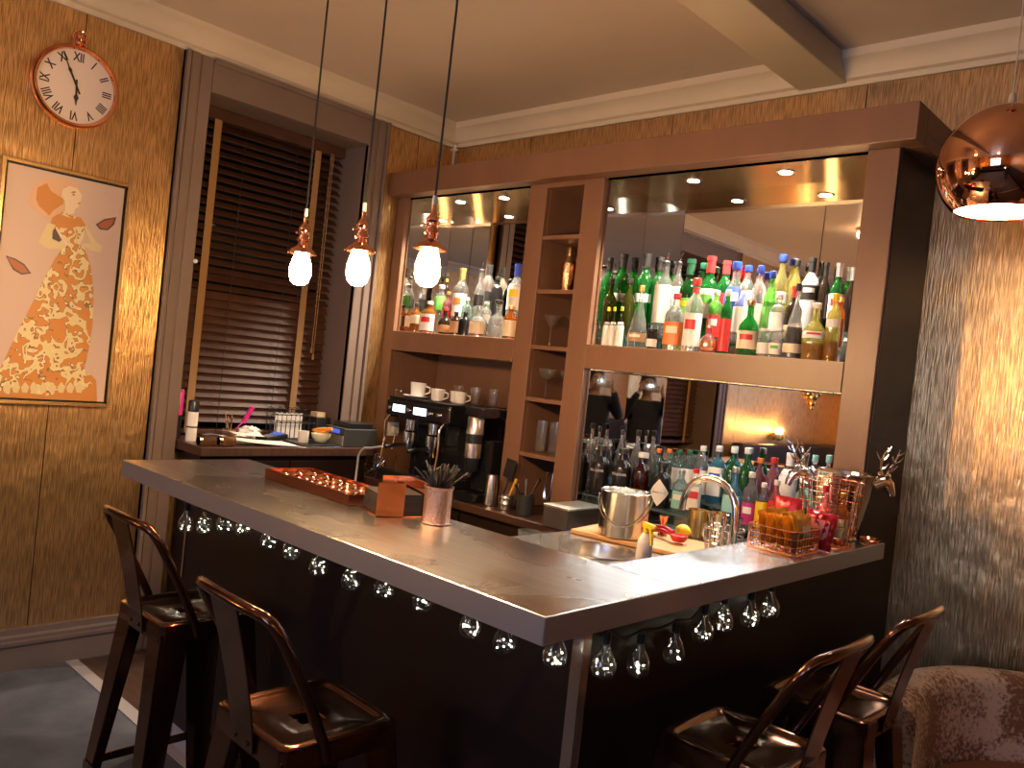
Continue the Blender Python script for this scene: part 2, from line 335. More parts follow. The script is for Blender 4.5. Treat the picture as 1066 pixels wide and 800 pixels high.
# white bell-push on the casing
tag(MB().lathe([(.012,0),(.012,.008),(.008,.014)],(0,0,0),12,M=Matrix.Rotation(PI/2,3,'Y')).build('casing_knob',WHITE,loc=None),'small white round knob on the left window casing at bulb height','knob').location=at(203,272,'x',.036)
# ================================================================== CLOCK
cy,cz,cr=-2.288,2.69,.187
ck=thing('wall_clock','large copper pocket-watch wall clock with roman numerals above the painting','clock',(.004,cy,cz))
RY90=Matrix.Rotation(PI/2,3,'Y')
MB().lathe([(cr-.03,0),(cr-.006,.002),(cr,.015),(cr-.002,.034),(cr-.010,.043),(cr-.02,.040),(cr-.024,.028)],seg=48,M=RY90,cap=False).lathe([(cr-.01,.001),(.001,.002)],seg=48,M=RY90,cap=False).build('case',COPPER,ck,smooth=True)
face=MB().lathe([(cr-.02,.022),(cr-.02,.026)],seg=48,M=RY90).build('dial',pbr('dial_white',(.76,.64,.57),.5),ck)
INK=pbr('dial_ink',(.03,.022,.02),.6)
def MY(y,z,ang,x):   # text frame facing +x: text right -> +y , up -> +z
    R=Matrix(((0,0,1),(1,0,0),(0,1,0))).to_4x4(); return Matrix.Translation((x,y,z))@Matrix.Rotation(-ang,4,'X')@R
for i,nm in enumerate(['XII','I','II','III','IIII','V','VI','VII','VIII','IX','X','XI']):
    a=2*PI*i/12; r=cr*.70
    text_mesh(nm,.050,INK,face,'numeral',MY(r*math.sin(a),r*math.cos(a),a,.0265)@Matrix.Diagonal((.78,1.12,1,1)),bold=.0011)
def hand(poly,ang,x,name):
    c,s=math.cos(ang),math.sin(ang)
    MB().prism(poly,.0015,lambda u,v,w:(x+w,u*c+v*s,-u*s+v*c)).build(name,INK,ck)
hand([(-.004,-.035),(.004,-.035),(.0045,.06),(.008,.075),(.003,.085),(.0012,.148),(-.0012,.148),(-.003,.085),(-.008,.075),(-.0045,.06)],math.radians(-27),.031,'minute_hand')
hand([(-.004,-.03),(.004,-.03),(.004,.035),(.011,.05),(.004,.066),(.0015,.085),(-.0015,.085),(-.004,.066),(-.011,.05),(-.004,.035)],math.radians(177),.029,'hour_hand')
MB().lathe([(.01,cr-.004),(.02,cr),(.02,cr+.012),(.013,cr+.018),(.016,cr+.026),(.02,cr+.03),(.02,cr+.042),(.008,cr+.047)],(.02,0,0),16).build('crown',COPPER,ck,smooth=True)
MB().tube([(.02,.03*math.sin(a),cr+.035+.032*math.cos(a)) for a in [2*PI*k/20 for k in range(20)]],.0045,8,closed=True).build('bow_ring',COPPER,ck,smooth=True)
# ================================================================== PAINTING
Y0,Y1,PZ0,PZ1=-2.553,-2.008,1.232,2.307
pt=thing('framed_painting','gold-framed picture of a woman in a patterned gold gown with two butterflies','painting',(.002,(Y0+Y1)/2,PZ0))
po=Vector(pt.location)
def PP(mb,nm,mt,par=None,**k):
    mb.v=[tuple(Vector(v)-po) for v in mb.v]; return mb.build(nm,mt,par or pt,**k)
fw=.016
PP(MB().box(.002,.048,Y0,Y0+fw,PZ0,PZ1).box(.002,.048,Y1-fw,Y1,PZ0,PZ1).box(.002,.048,Y0+fw,Y1-fw,PZ0,PZ0+fw).box(.002,.048,Y0+fw,Y1-fw,PZ1-fw,PZ1),'frame',GOLD,bevel=.002)
PP(MB().box(.002,.012,Y0+fw,Y1-fw,PZ0+fw,PZ1-fw),'backing',MATTE)
cv=PP(MB().box(.012,.032,Y0+fw+.009,Y1-fw-.009,PZ0+fw+.009,PZ1-fw-.009),'canvas',pbr('blush_canvas',(.72,.54,.44),.6))
def art(pts,x,name,mat,d=.0008):
    q=[at(u/2.76,v/2.76+150,'x',x) for u,v in pts]; lo=Y0+fw+.010; zl=PZ0+fw+.010
    poly=[(max(p.y,lo),max(p.z,zl)) for p in q]
    return PP(MB().prism(poly,d,lambda u,v,w:(x+w,u,v)),name,mat,cv)
OCH=pbr('painted_ochre',(.66,.27,.06),.5); PALE=pbr('painted_pale_gold',(.80,.66,.36),.5); SKINP=pbr('painted_pale_skin',(.88,.72,.50),.5); UMB=pbr('painted_umber',(.10,.06,.05),.5); PEACH=pbr('painted_peach',(.80,.50,.30),.5)
art([(-20,700),(120,690),(240,668),(262,664),(276,680),(278,744),(-20,744)],.0325,'ground_patch',OCH)
art([(188,288),(235,288),(250,318),(262,360),(268,420),(266,520),(255,590),(243,640),(246,668),(265,690),(230,712),(180,708),(140,724),(85,716),(40,726),(-8,706),(-8,665),(22,600),(60,520),(100,445),(128,385),(158,330)],.0335,'gown_skirt',DAMASK)
art([(80,165),(92,128),(110,106),(150,97),(195,104),(228,122),(236,140),(205,132),(178,138),(180,160),(190,178),(160,222),(138,216),(100,190)],.0335,'headdress',PEACH)
art([(104,158),(108,125),(135,113),(146,135),(182,158),(182,172),(152,192),(142,206),(112,178)],.0345,'headdress_lining',OCH)
art([(180,130),(200,121),(222,128),(236,146),(233,160),(229,172),(226,182),(216,186),(212,200),(195,204),(187,192),(186,165),(176,150)],.035,'face',SKINP)
art([(148,228),(165,205),(188,192),(205,206),(232,212),(250,240),(240,262),(228,292),(188,292),(172,262)],.0342,'bodice',DAMASK)
art([(150,212),(170,200),(200,212),(232,216),(246,238),(225,236),(200,244),(170,240),(146,226)],.035,'collar',OCH)
art([(136,228),(118,262),(110,284),(140,302),(186,300),(196,288),(178,278),(150,276),(150,250),(162,232)],.0345,'sleeve',PALE)
art([(240,232),(258,252),(274,280),(294,294),(288,312),(262,306),(232,290),(244,286),(262,286),(250,262)],.0345,'sleeve',PALE)
art([(163,238),(186,272),(200,288),(190,294),(174,270),(158,240)],.036,'forearm',SKINP)
art([(245,240),(240,268),(228,290),(220,286),(232,260)],.036,'forearm',SKINP)
art([(152,250),(160,236),(184,270),(170,282),(150,272)],.0355,'umber_patch',UMB)  # dark umber shape beside the forearm
art([(206,143),(213,142),(217,147),(211,149)],.0362,'painted_eye',OCH); art([(224,169),(231,167),(229,173),(224,173)],.0362,'painted_lips',OCH); art([(202,139),(214,136),(219,139),(212,140)],.0362,'painted_brow',UMB)
for k in range(9):   # scalloped hem and collar scraps of paint
    u=20+k*26; art([(u-12,700),(u,684),(u+12,698),(u+5,716),(u-8,714)],.0345+.0002*(k%2),'hem_scroll',PALE)
RUST=pbr('butterfly_rust',(.46,.13,.05),.5)
for P_,Q_ in (([(16,320),(45,330),(70,345),(90,372),(62,376),(38,362),(28,345)],[(21,325),(46,335),(68,350),(82,369),(62,371),(42,358),(31,344)]),([(275,232),(300,216),(334,210),(328,232),(310,248),(288,246)],[(281,233),(302,220),(328,214),(323,230),(308,244),(292,243)])):
    art(P_,.033,'butterfly',UMB); art(Q_,.034,'butterfly_wing',RUST)
# ================================================================== BACK BAR UNIT
YU=-.379; YB=.0
un=thing('back_bar_unit','tall mauve-brown built-in back bar with mirrored bottle alcoves and a slim shelf column','shelving unit',(1.5,YU,0))
uo=Vector(un.location)
def UP_(mb,nm,mt,par=None,**k):
    mb.v=[tuple(Vector(v)-uo) for v in mb.v]; return mb.build(nm,mt,par or un,**k)
X0,XA,XB_,XC,XD,XE,XF,XG,XH=.004,.09,1.126,1.245,1.492,1.617,2.892,3.012,3.092
ZN,ZM,ZT2,ZT,ZK=1.665,1.785,2.611,2.751,.90
UP_(MB().box(X0,XH,-.459,YU+.02,ZT2,ZT).box(X0,XH,YU+.02,HB-.004,2.66,ZT).box(XH-.08,XH,YU+.02,HB-.004,ZT2,2.66),'crown',TAUPE,bevel=.003)
for a,b in ((X0,XA),(XB_,XC),(XE,XF) if False else (XD,XE),(XF,XG)):
    UP_(MB().box(a,b,YU,YU+.03,ZK if a<2.8 else 0,ZT2).box(a,a+.02,YU+.03,HB-.004,ZK if a<2.8 else 0,ZT2).box(b-.02,b,YU+.03,HB-.004,ZK if a<2.8 else 0,ZT2),'upright',TAUPE,bevel=.003)
UP_(MB().box(XG-.001,XG+.006,YU+.012,HB-.004,0,ZT2),'end_panel',PANEL)
for a,b in ((XA,XB_),(XE,XF)):
    UP_(MB().box(a,b,YU-.004,YU+.028,ZN,ZM).box(a,b,YU+.028,HB-.03,ZN+.05,ZM),'bottle_shelf',TAUPE,bevel=.003)
    UP_(MB().box(a,b,YU+.0285,YU+.033,ZN+.0005,ZN+.049),'dark_lip_strip',PANEL)  # dark wood strip added to dull the LED light on the lip's back
    UP_(MB().box(a,b,YU+.03,YB,ZT2-.008,ZT2+.02),'soffit',BRASS)
UP_(MB().box(XA,XB_,HB-.03,HB-.006,ZK,ZN),'niche_back',TAUPE)
# mirrors: back sheets and the side sheets on the left jambs
for a,b,z0,z1 in ((XA,XB_,ZM,ZT2-.008),(XE,XF,ZM,ZT2-.008),(XE,XF,ZK+.0,ZN)):
    UP_(MB().box(a,b,YB,YB+.006,z0,z1),'mirror',MIRROR)
    dx=.010
    UP_(MB().add([(a+.001,YU+.035,z0),(a+.006+dx,YU+.035,z0),(a+.006,YB-.001,z0),(a+.001,YB-.001,z0),(a+.001,YU+.035,z1),(a+.006+dx,YU+.035,z1),(a+.006,YB-.001,z1),(a+.001,YB-.001,z1)],[(0,3,2,1),(4,5,6,7),(0,1,5,4),(1,2,6,5),(2,3,7,6),(3,0,4,7)]),'side_mirror',MIRROR)
# slim centre column with open shelves
UP_(MB().box(XC,XD,YB-.03,YB,ZK,ZT2),'column_back',TAUPE)
UP_(MB().box(XC,XD,YU,YB-.03,2.585,ZT2),'column_head',TAUPE)
CSH=[2.336,2.054,1.762,1.489,1.199]
for z in CSH: UP_(MB().box(XC,XD,YU+.004,YB-.03,z-.022,z),'shelf',TAUPE,bevel=.002)
# recessed downlights
DL=[]
for x in (.40,.77,2.02,2.48):
    d=UP_(MB().lathe([(.026,ZT2-.011),(.042,ZT2-.012),(.042,ZT2-.007)],(x,-.215,0),24),'downlight',CHROME,smooth=True)
    UP_(MB().lathe([(.027,ZT2-.0125),(.027,ZT2-.0115)],(x,-.215,0),20),'lens',emit('downlight_lens',(1,.88,.70),30,False),d)
    light('SPOT','downlight_lamp',(x-uo.x,-.215-uo.y,ZT2-.03),DOWN_W,(1,.86,.68),.03,parent=un,spot_size=math.radians(120),spot_blend=.6)
# LED strip under the right bottle shelf
UP_(MB().box(XE+.05,XF-.05,-.20,-.165,ZN+.045,ZN+.05),'led_channel',STEELX)
UP_(MB().box(XE+.05,XF-.05,-.196,-.169,ZN+.0415,ZN+.0445),'led_strip',emit('led_strip_cool',(.86,.95,1),STRIP_S))
# lower stepped glass tiers for the bottles under the shelf
LT=[1.045,1.10]
UP_(MB().box(1.64,2.88,-.312,-.16,LT[0]-.008,LT[0]).box(1.64,2.88,-.16,-.005,LT[1]-.008,LT[1]).box(1.64,1.646,-.28,-.16,.90,LT[0]-.008).box(2.08,2.086,-.28,-.16,.90,LT[0]-.008),'glass_tier',glass('tier_glass',(.75,.9,.86),.15))
# upper stepped tiers
UT=[ZM,ZM+.07,ZM+.14]
for a,b in ((XA+.02,XB_-.02),(XE+.03,XF-.02)):
    UP_(MB().box(a,b,-.222,-.112,UT[1]-.006,UT[1]).box(a,b,-.106,-.006,UT[2]-.006,UT[2]).box(a,a+.006,-.222,-.112,ZM,UT[1]-.006).box(b-.006,b,-.222,-.112,ZM,UT[1]-.006).box(a,a+.006,-.106,-.006,ZM,UT[2]-.006).box(b-.006,b,-.106,-.006,ZM,UT[2]-.006),'glass_tier',glass('tier_glass',(.75,.9,.86),.15))
# back counter with dark cupboards
bc=thing('back_counter','dark wooden back counter under the shelves carrying the coffee machine','counter',(1.2,-.57,0))
def BC(mb,nm,mt,par=None,**k):
    o=Vector(bc.location); mb.v=[tuple(Vector(v)-o) for v in mb.v]; return mb.build(nm,mt,par or bc,**k)
BC(MB().box(.012,2.09,-.585,YB-.012 if False else -.384,.86,.899).box(.095,1.12,-.384,HB-.032,.86,.899).box(1.25,1.488,-.384,-.034,.86,.899).box(1.62,2.09,-.384,-.003,.86,.899),'worktop',DARKWOOD,bevel=.003)
BC(MB().box(.02,2.09,-.55,-.40,.0,.86),'carcass',PANEL)
for k in range(4): BC(MB().box(.05+k*.5,.53+k*.5,-.57,-.55,.12,.84),'door',PANEL,bevel=.003)
# sink worktop behind the short arm of the bar
WZ=1.0
sw=thing('sink_unit','low steel worktop with a round sink bowl behind the corner of the bar','sink',(2.5,-1.0,0))
def SW(mb,nm,mt,par=None,**k):
    o=Vector(sw.location); mb.v=[tuple(Vector(v)-o) for v in mb.v]; return mb.build(nm,mt,par or sw,**k)
sx,sy,sr=2.40,-1.18,.135
n=32; ring=[(sx+sr*math.cos(2*PI*k/n),sy+sr*math.sin(2*PI*k/n)) for k in range(n)]
def onrect(k,x0=2.10,x1=2.883,y0=-1.60,y1=-.30):
    a=2*PI*k/n; c,s=math.cos(a),math.sin(a); t=min(((x1 if c>0 else x0)-sx)/c if abs(c)>1e-9 else 1e9,((y1 if s>0 else y0)-sy)/s if abs(s)>1e-9 else 1e9); return (sx+t*c,sy+t*s)
mb=MB(); outer=[onrect(k) for k in range(n)]
mb.add([(x,y,WZ) for x,y in ring]+[(x,y,WZ) for x,y in outer],[(k,n+k,n+(k+1)%n,(k+1)%n) for k in range(n)])
mb.add([(x,y,WZ) for x,y in ((2.10,-1.60),(2.883,-1.60),(2.883,-.30),(2.10,-.30))],[(0,1,2,3)]) if False else None
mb.box(2.10,2.883,-1.60,-1.59,WZ-.04,WZ).box(2.10,2.11,-1.6,-.30,WZ-.04,WZ)
SW(mb,'worktop',STEELX)
SW(MB().lathe([(sr+.012,WZ+.001),(sr+.010,WZ+.006),(sr,WZ+.006),(sr-.004,WZ-.005),(sr-.012,WZ-.11),(sr-.05,WZ-.13),(.02,WZ-.135)],(sx,sy,0),32,cap=False),'bowl',STEELX,smooth=True)
SW(MB().lathe([(.022,WZ-.134),(.018,WZ-.131),(.002,WZ-.131)],(sx,sy,0),16),'drain',CHROME)
SW(MB().box(2.12,2.88,-1.58,-.40,0,WZ-.14),'carcass',PANEL)
# arched tap
tp=thing('arched_tap','tall chrome swan-neck tap arching over the steel worktop','tap',(2.79,-.93,WZ+.001))
fp=[]; rad=.105; cxx=-.105; zc=.20
fp=[(0,0,0),(0,0,.1),(0,0,zc)]+[(cxx+rad*math.cos(a),0,zc+rad*math.sin(a)) for a in [PI*k/14 for k in range(1,13)]]
fp+= [(cxx-rad*1.0,-.0,zc+.01),(cxx-rad*1.02,0,zc-.03)]
MB().tube(fp,.0125,12).build('spout',CHROME,tp,smooth=True)
MB().lathe([(.028,.0),(.028,.01),(.018,.02),(.018,.06),(.014,.065)],seg=16).build('base',CHROME,tp,smooth=True)
MB().tube([(0,.016,.045),(0,.05,.06),(0,.085,.085)],.006,8).build('lever',CHROME,tp,smooth=True)
# ================================================================== BAR
BT,BZ=1.128,1.069
bar=thing('bar_counter','L-shaped bar with thick brushed steel top and dark brown panelled front','bar counter',(2.1,-2.06,0))
def BA(mb,nm,mt,par=None,**k):
    o=Vector(bar.location); mb.v=[tuple(Vector(v)-o) for v in mb.v]; return mb.build(nm,mt,par or bar,**k)
BL,BX,BY,BS,BE=1.023,3.122,-2.32,-1.806,-.398
BA(MB().box(BL,BX,BY,BS,BZ,BT),'long_top',STEEL,bevel=.003)
BA(MB().box(2.885,BX,BS+.0015,BE,BZ,BT-.0005),'short_top',STEEL,bevel=.003)
BA(MB().box(BL,BX,BY-.0015,BY-.0002,BZ,BT-.002),'front_edge',EDGE)
BA(MB().box(BX+.0002,BX+.0015,BY,BE,BZ,BT-.002),'side_edge',EDGE)
BA(MB().box(1.06,3.03,-2.06,-2.02,.1,BZ),'front_panel',PANEL)
BA(MB().box(2.99,3.03,-2.02,BE+.004,.1,BZ),'side_panel',PANEL)
BA(MB().box(1.06,1.09,-2.02,-1.86,0.005,BZ),'end_panel',PANEL)
BA(MB().box(1.07,3.015,-2.045,-2.02,.005,.1).box(2.99,3.015,-2.02,BE,.005,.1),'kick_plate',STRIP)
BA(MB().box(3.005,3.036,-2.066,-2.06,.1,BZ-.001).box(3.03,3.036,-2.06,-2.036,.1,BZ-.001),'corner_trim',STEELX)
BA(MB().box(1.05,1.062,-2.066,-2.03,.1,BZ-.001),'edge_trim',STEELX)
BA(MB().box(1.1,2.9,-2.02,-1.87,.7,.72),'inner_shelf',PANEL)
# ================================================================== STRING LIGHTS
LED=emit('warm_white_led',(1,.93,.70),22,False); BULBG=glass('bulb_glass',(.95,.96,.93),.02,.02,1.45,1.5)
def strings(label,pts,top,end0,end1):
    root=thing('string_lights',label,'string lights',tuple(pts[0])); o=Vector(root.location)
    cab=[]
    P=[Vector(p) for p in pts]
    prev=Vector(end0)
    cab.append(prev)
    for p in P:
        t=Vector((p.x,p.y,min(p.z+.082,top))); mid=(prev+t)/2; mid.z=min(prev.z,t.z)-.008; mid.z=min(mid.z,top)
        cab+= [mid,t]; prev=t
    cab.append(Vector(end1))
    MB().tube([c-o for c in cab],.0032,6).build('cable',CORDM,root,smooth=True)
    for i,p in enumerate(P):
        q=p-o; h=min(.082,top-p.z)
        g=MB().lathe([(.0095,.056),(.010,.045),(.014,.034),(.0235,.019),(.0285,.003),(.0287,-.009),(.0245,-.021),(.0155,-.0285),(.006,-.0315),(.001,-.032)],q,16).build('festoon_bulb',BULBG,root,smooth=True)
        MB().lathe([(.0098,.051),(.0108,.052),(.0108,max(h-.006,.058)),(.008,max(h,.062))],q,12).build('cap',BLACK,g)
        s=MB(); w=[]
        for k in range(6):
            a=random.uniform(0,2*PI); zz=random.uniform(-.022,.010); r=.019*math.sqrt(max(0,1-(zz/.03)**2)); c=(q.x+r*math.cos(a),q.y+r*math.sin(a),q.z+zz); s.sphere(c,.0016,6,4); w.append(c)
        s.build('led_cluster',LED,g)
        MB().tube([(q.x,q.y,q.z+.04)]+w,.0004,4).build('wire',pbr('copper_wire',(.5,.45,.3),.4,1),g)
    return root
fb=[(193.4,545.7),(212.5,546.9),(233.9,545.7),(254,550),(280,562.6),(303.6,572.7),(331.7,590),(365.4,603.8),(400,612.4),(440.4,625.6),(489.6,651.5),(525,668),(577.5,681.5)]
rb=[(628.5,693.5),(664.5,692),(701.4,679.4),(731.4,659),(752.4,647.6),(780.2,643),(801.5,633.2)]
fpts=[at(u,v,'y',-2.135) for u,v in fb]; rpts=[at(u,v,'x',3.085) for u,v in rb]
strings('string of round glass fairy-light bulbs under the long front edge of the bar',fpts,1.062,fpts[0]+Vector((-.06,0,.09)),fpts[-1]+Vector((.05,0,.07)))
strings('string of pear-shaped glass fairy-light bulbs under the short side of the bar',rpts,1.062,rpts[0]+Vector((0,-.05,.09)),rpts[-1]+Vector((0,.25,.07)))
# ================================================================== PENDANTS
BULB=emit('glowing_filament_bulb',(1,.60,.27),BULB_S)
names=['bare-bulb pendant with copper lampholder hanging nearest the window, leftmost of the three','bare-bulb pendant with copper lampholder in the middle of the three over the bar','bare-bulb pendant with copper lampholder hanging in front of the left bottle alcove']
for i,(px,nm) in enumerate(zip((1.677,2.007,2.340),names)):
    r=thing('bulb_pendant',nm,'pendant lamp',(px,-2.06,CZ),0,'bulb pendants over the bar'); B=1.826-CZ
    MB().lathe([(.045,0),(.045,-.012),(.02,-.028),(.004,-.03)],seg=20).build('ceiling_rose',COPPER,r,smooth=True)
    MB().tube([(0,0,-.02),(.004*(i-1),0.002,(B+.24)*.5),(0,0,B+.235)],.0034,8).build('cord',CORDM,r,smooth=True)
    MB().lathe([(.006,B+.262),(.006,B+.235)],seg=10).build('cord_sleeve',PAPER,r)
    h=MB().lathe([(.004,B+.236),(.007,B+.23),(.007,B+.212),(.012,B+.205),(.018,B+.198),(.020,B+.190),(.017,B+.185),(.017,B+.165),(.021,B+.16),(.021,B+.152),(.017,B+.148),(.018,B+.132)],seg=20).build('lampholder',COPPER,r,smooth=True)
    MB().tube([(-.016,0,B+.18),(-.030,-.006,B+.18)],.0022,6).sphere((-.033,-.007,B+.18),.0055,8,6).build('key_switch',COPPER,h,smooth=True)
    MB().lathe([(.017,B+.138),(.026,B+.130),(.042,B+.120),(.050,B+.108),(.048,B+.107),(.040,B+.117),(.024,B+.127),(.015,B+.132)],seg=28,cap=False).build('shade_collar',COPPER,r,smooth=True)
    MB().lathe([(.013,B+.130),(.018,B+.114),(.030,B+.088),(.0365,B+.060),(.0365,B+.036),(.030,B+.014),(.017,B+.002),(.001,B)],seg=16).build('bulb',BULB,r,smooth=True)
# copper globe pendant
g=thing('copper_globe_pendant','large mirror-copper globe pendant lamp above the velvet sofa','pendant lamp',(3.43,-.62,CZ)); gz=2.435-CZ; R=.20
MB().lathe([(.05,0),(.05,-.015),(.02,-.03),(.004,-.032)],seg=20).build('ceiling_rose',COPPER,g,smooth=True)
MB().tube([(0,0,-.02),(0,0,gz+R+.035)],.0028,8).build('cord',pbr('pale_cord',(.5,.42,.34),.7),g)
MB().lathe([(.012,gz+R-.004),(.012,gz+R+.02),(.006,gz+R+.04)],seg=14).build('cord_grip',pbr('pale_cord',(.5,.42,.34),.7),g)
c0=math.acos(.74)
pr=[(max(R*math.sin(t),.001),gz+R*math.cos(t)) for t in [ (PI-c0)*k/24 for k in range(25)]]
pi_=[(max((R-.004)*math.sin(t),.001),gz+(R-.004)*math.cos(t)) for t in [ (PI-c0)*k/24 for k in range(24,-1,-1)]]
MB().lathe(pr+pi_,seg=48,cap=False).build('shade',COPPERM,g,smooth=True)
MB().lathe([(.016,gz+R-.006),(.016,gz+.07),(.012,gz+.06)],seg=12).build('lampholder',BLACK,g)
MB().lathe([(.06,gz-.05),(.118,gz-.112),(.132,gz-.1405),(.128,gz-.1425),(.08,gz-.146),(.001,gz-.147)],seg=32,cap=False).build('diffuser',emit('globe_lamp_diffuser',(1,.80,.60),GLOBE_S),g,smooth=True)
# ================================================================== BOTTLES
GL=dict(clear=bglass('bottle_clear',(.975,.985,.98),.09),green=bglass('bottle_green',(.06,.52,.12),.16),dkgreen=bglass('bottle_dark_green',(.03,.22,.05),.16),olive=bglass('bottle_olive',(.24,.27,.05),.16),
 yellow=bglass('bottle_yellow',(.92,.86,.38),.16),amber=bglass('bottle_amber',(.82,.36,.07),.18),blue=bglass('bottle_blue',(.22,.70,.92),.22),teal=bglass('bottle_teal',(.72,.92,.89),.10),pink=bglass('bottle_pink',(.92,.42,.45),.2),
 black=pbr('bottle_black',(.012,.011,.012),.16),ruby=bglass('bottle_ruby',(.12,.012,.015),.3),white=pbr('bottle_white',(.78,.77,.74),.25),dark=pbr('bottle_dark_glass',(.02,.012,.008),.10),lime=bglass('bottle_lime',(.36,.80,.22),.2))
def paint(n,c,r=.45,m=0): return pbr('print_'+n,c,r,m)
PC=dict(white=paint('white',(.78,.76,.72)),red=paint('red',(.62,.03,.03)),blue=paint('blue',(.02,.06,.42)),black=paint('black',(.015,.015,.015)),gold=paint('gold',(.7,.45,.15),.35,.7),silver=paint('silver',(.6,.6,.58),.3,.9),yellow=paint('yellow',(.85,.60,.02)),
 green=paint('green',(.01,.13,.06)),lime=paint('lime',(.15,.5,.08)),orange=paint('orange',(.75,.20,.04)),cream=paint('cream',(.72,.60,.42)),tan=paint('tan',(.42,.24,.12)),teal=paint('teal',(.25,.55,.55)),pink=paint('pink',(.8,.35,.45)),magenta=paint('magenta',(.5,.03,.25)),copper=paint('copper',(.8,.42,.25),.25,.9))
PROF={'std':[(.9,0),(1,.01),(1,.60),(.93,.66),(.62,.73),(.38,.79),(.34,.84),(.34,.95),(.38,.955),(.38,.985),(.30,.99)],
 'wine':[(.9,0),(1,.01),(1,.56),(.94,.62),(.66,.69),(.42,.74),(.36,.78),(.36,.95),(.40,.955),(.40,.985),(.3,.99)],
 'tall':[(.92,0),(1,.01),(1,.66),(.95,.71),(.6,.77),(.42,.80),(.38,.84),(.38,.95),(.42,.955),(.42,.985),(.3,.99)],
 'taper':[(.8,0),(.84,.01),(1,.50),(.97,.58),(.7,.68),(.42,.76),(.36,.80),(.36,.95),(.4,.955),(.4,.985),(.3,.99)],
 'squat':[(.95,0),(1,.015),(1,.46),(.92,.54),(.62,.62),(.36,.68),(.30,.72),(.30,.95),(.34,.955),(.34,.985),(.26,.99)],
 'tear':[(.8,0),(.95,.02),(1,.12),(.96,.26),(.78,.42),(.5,.58),(.3,.70),(.22,.78),(.2,.95),(.24,.955),(.24,.985),(.18,.99)],
 'round':[(.45,0),(.7,.03),(.95,.15),(1,.30),(.95,.44),(.72,.58),(.42,.66),(.28,.70),(.26,.95),(.3,.955),(.3,.985),(.22,.99)],
 'gin':[(.90,0),(1,.02),(1,.58),(.94,.66),(.70,.72),(.46,.76),(.42,.80),(.42,.95),(.47,.955),(.47,.985),(.4,.99)],
 'jar':[(.95,0),(1,.02),(1,.78),(.9,.84),(.8,.87),(.8,.97),(.85,.975),(.85,.99)]}
def pradius(pr,t):
    for (r0,z0),(r1,z1) in zip(pr,pr[1:]):
        if z0<=t<=z1: return r0+(r1-r0)*(t-z0)/max(z1-z0,1e-9)
    return pr[-1][0]
def bottle(name,label,loc,h,r,prof='std',gl='clear',cap='black',capstyle='cap',lab=None,labz=(.12,.5),emb=None,liq=None,lz=.5,sq=0,group=None,txt=None,tc='white',neck=None,rz=None,cat='bottle'):
    P=[(a*r,b*h) for a,b in PROF[prof]]; seg=24 if sq else 20
    b=MB().lathe(P,seg=seg,sq=sq).build(name,GL[gl],None,smooth=True); b.location=loc; b.rotation_euler=(0,0,random.uniform(-.12,.12)+.18 if rz is None else rz)
    tag(b,label,cat,group)
    rn=pradius(P,h*.96)
    if capstyle=='cap': MB().lathe([(rn*1.12,h*.90),(rn*1.18,h*.905),(rn*1.18,h*.995),(rn*1.05,h)],seg=16).build('cap',PC[cap],b,smooth=True)
    elif capstyle=='foil': MB().lathe([(rn*1.04,h*.80),(rn*1.06,h*.81),(rn*1.08,h*.94),(rn*1.18,h*.945),(rn*1.18,h),(rn*.9,h*1.002)],seg=16).build('foil_cap',PC[cap],b,smooth=True)
    elif capstyle=='stopper': MB().lathe([(rn*1.0,h*.95),(rn*1.0,h*.985),(rn*1.7,h*.988),(rn*1.75,h*1.06),(rn*1.4,h*1.07)],seg=16).build('stopper',PC[cap],b,smooth=True)
    else:
        p=MB().lathe([(rn*1.0,h*.96),(rn*1.08,h*.985),(rn*.9,h*1.0),(rn*.4,h*1.01)],seg=12).build('pourer',PC['black'],b)
        MB().tube([(0,0,h*1.0),(0,0,h*1.03),(.008,-.004,h*1.10),(.016,-.008,h*1.13)],.0035,8,rr=[.0045,.004,.0032,.0028]).build('spout',CHROME,p,smooth=True)
    def band(z0,z1,a0,a1,k=1.012,nm='label',mt=None,par=None):
        zs=[z0+(z1-z0)*i/6 for i in range(7)]; n=14; vs=[]; fs=[]
        for z in zs:
            q0=pradius(P,z)*k+.0004
            for i in range(n+1):
                a=a0+(a1-a0)*i/n; ca,sa=math.cos(a),math.sin(a); q=q0 if not sq else q0*(1-sq)+sq*q0/max(abs(ca),abs(sa)); vs.append((q*ca,q*sa,z))
        for j in range(6):
            for i in range(n): fs.append((j*(n+1)+i,j*(n+1)+i+1,(j+1)*(n+1)+i+1,(j+1)*(n+1)+i))
        o=MB().add(vs,fs).build(nm,mt,par or b,smooth=True); return o
    L=None
    if lab: L=band(h*labz[0],h*labz[1],math.radians(-90-88),math.radians(-90+88),mt=PC[lab])
    if emb:
        z0=labz[0]+(labz[1]-labz[0])*.50; z1=labz[0]+(labz[1]-labz[0])*.80
        band(h*z0,h*z1,math.radians(-90-32),math.radians(-90+40),1.03,'emblem',PC[emb],L)
    if neck: band(h*.80,h*.87,0,2*PI,1.05,'neck_band',PC[neck])
    if liq: MB().lathe([(a*.93,max(z,.006)) for a,z in P if z<h*lz]+[(pradius(P,h*lz)*.93,h*lz)],seg=16,sq=sq).build('liquid',GL[liq] if liq in GL else PC[liq],b,smooth=True)
    if txt:
        s,zz=txt[1],txt[2]
        for i,chx in enumerate(txt[0]):
            a=math.radians(-90)+ (i-(len(txt[0])-1)/2)*s*.72/(r*1.03)
            q=pradius(P,h*zz)*1.03+.001
            M=Matrix.Translation((q*math.cos(a),q*math.sin(a),h*zz))@Matrix.Rotation(a+PI/2,4,'Z')@Matrix.Rotation(PI/2,4,'X')
            text_mesh(chx,s,PC[tc],L or b,'lettering',M,.0004)
    return b
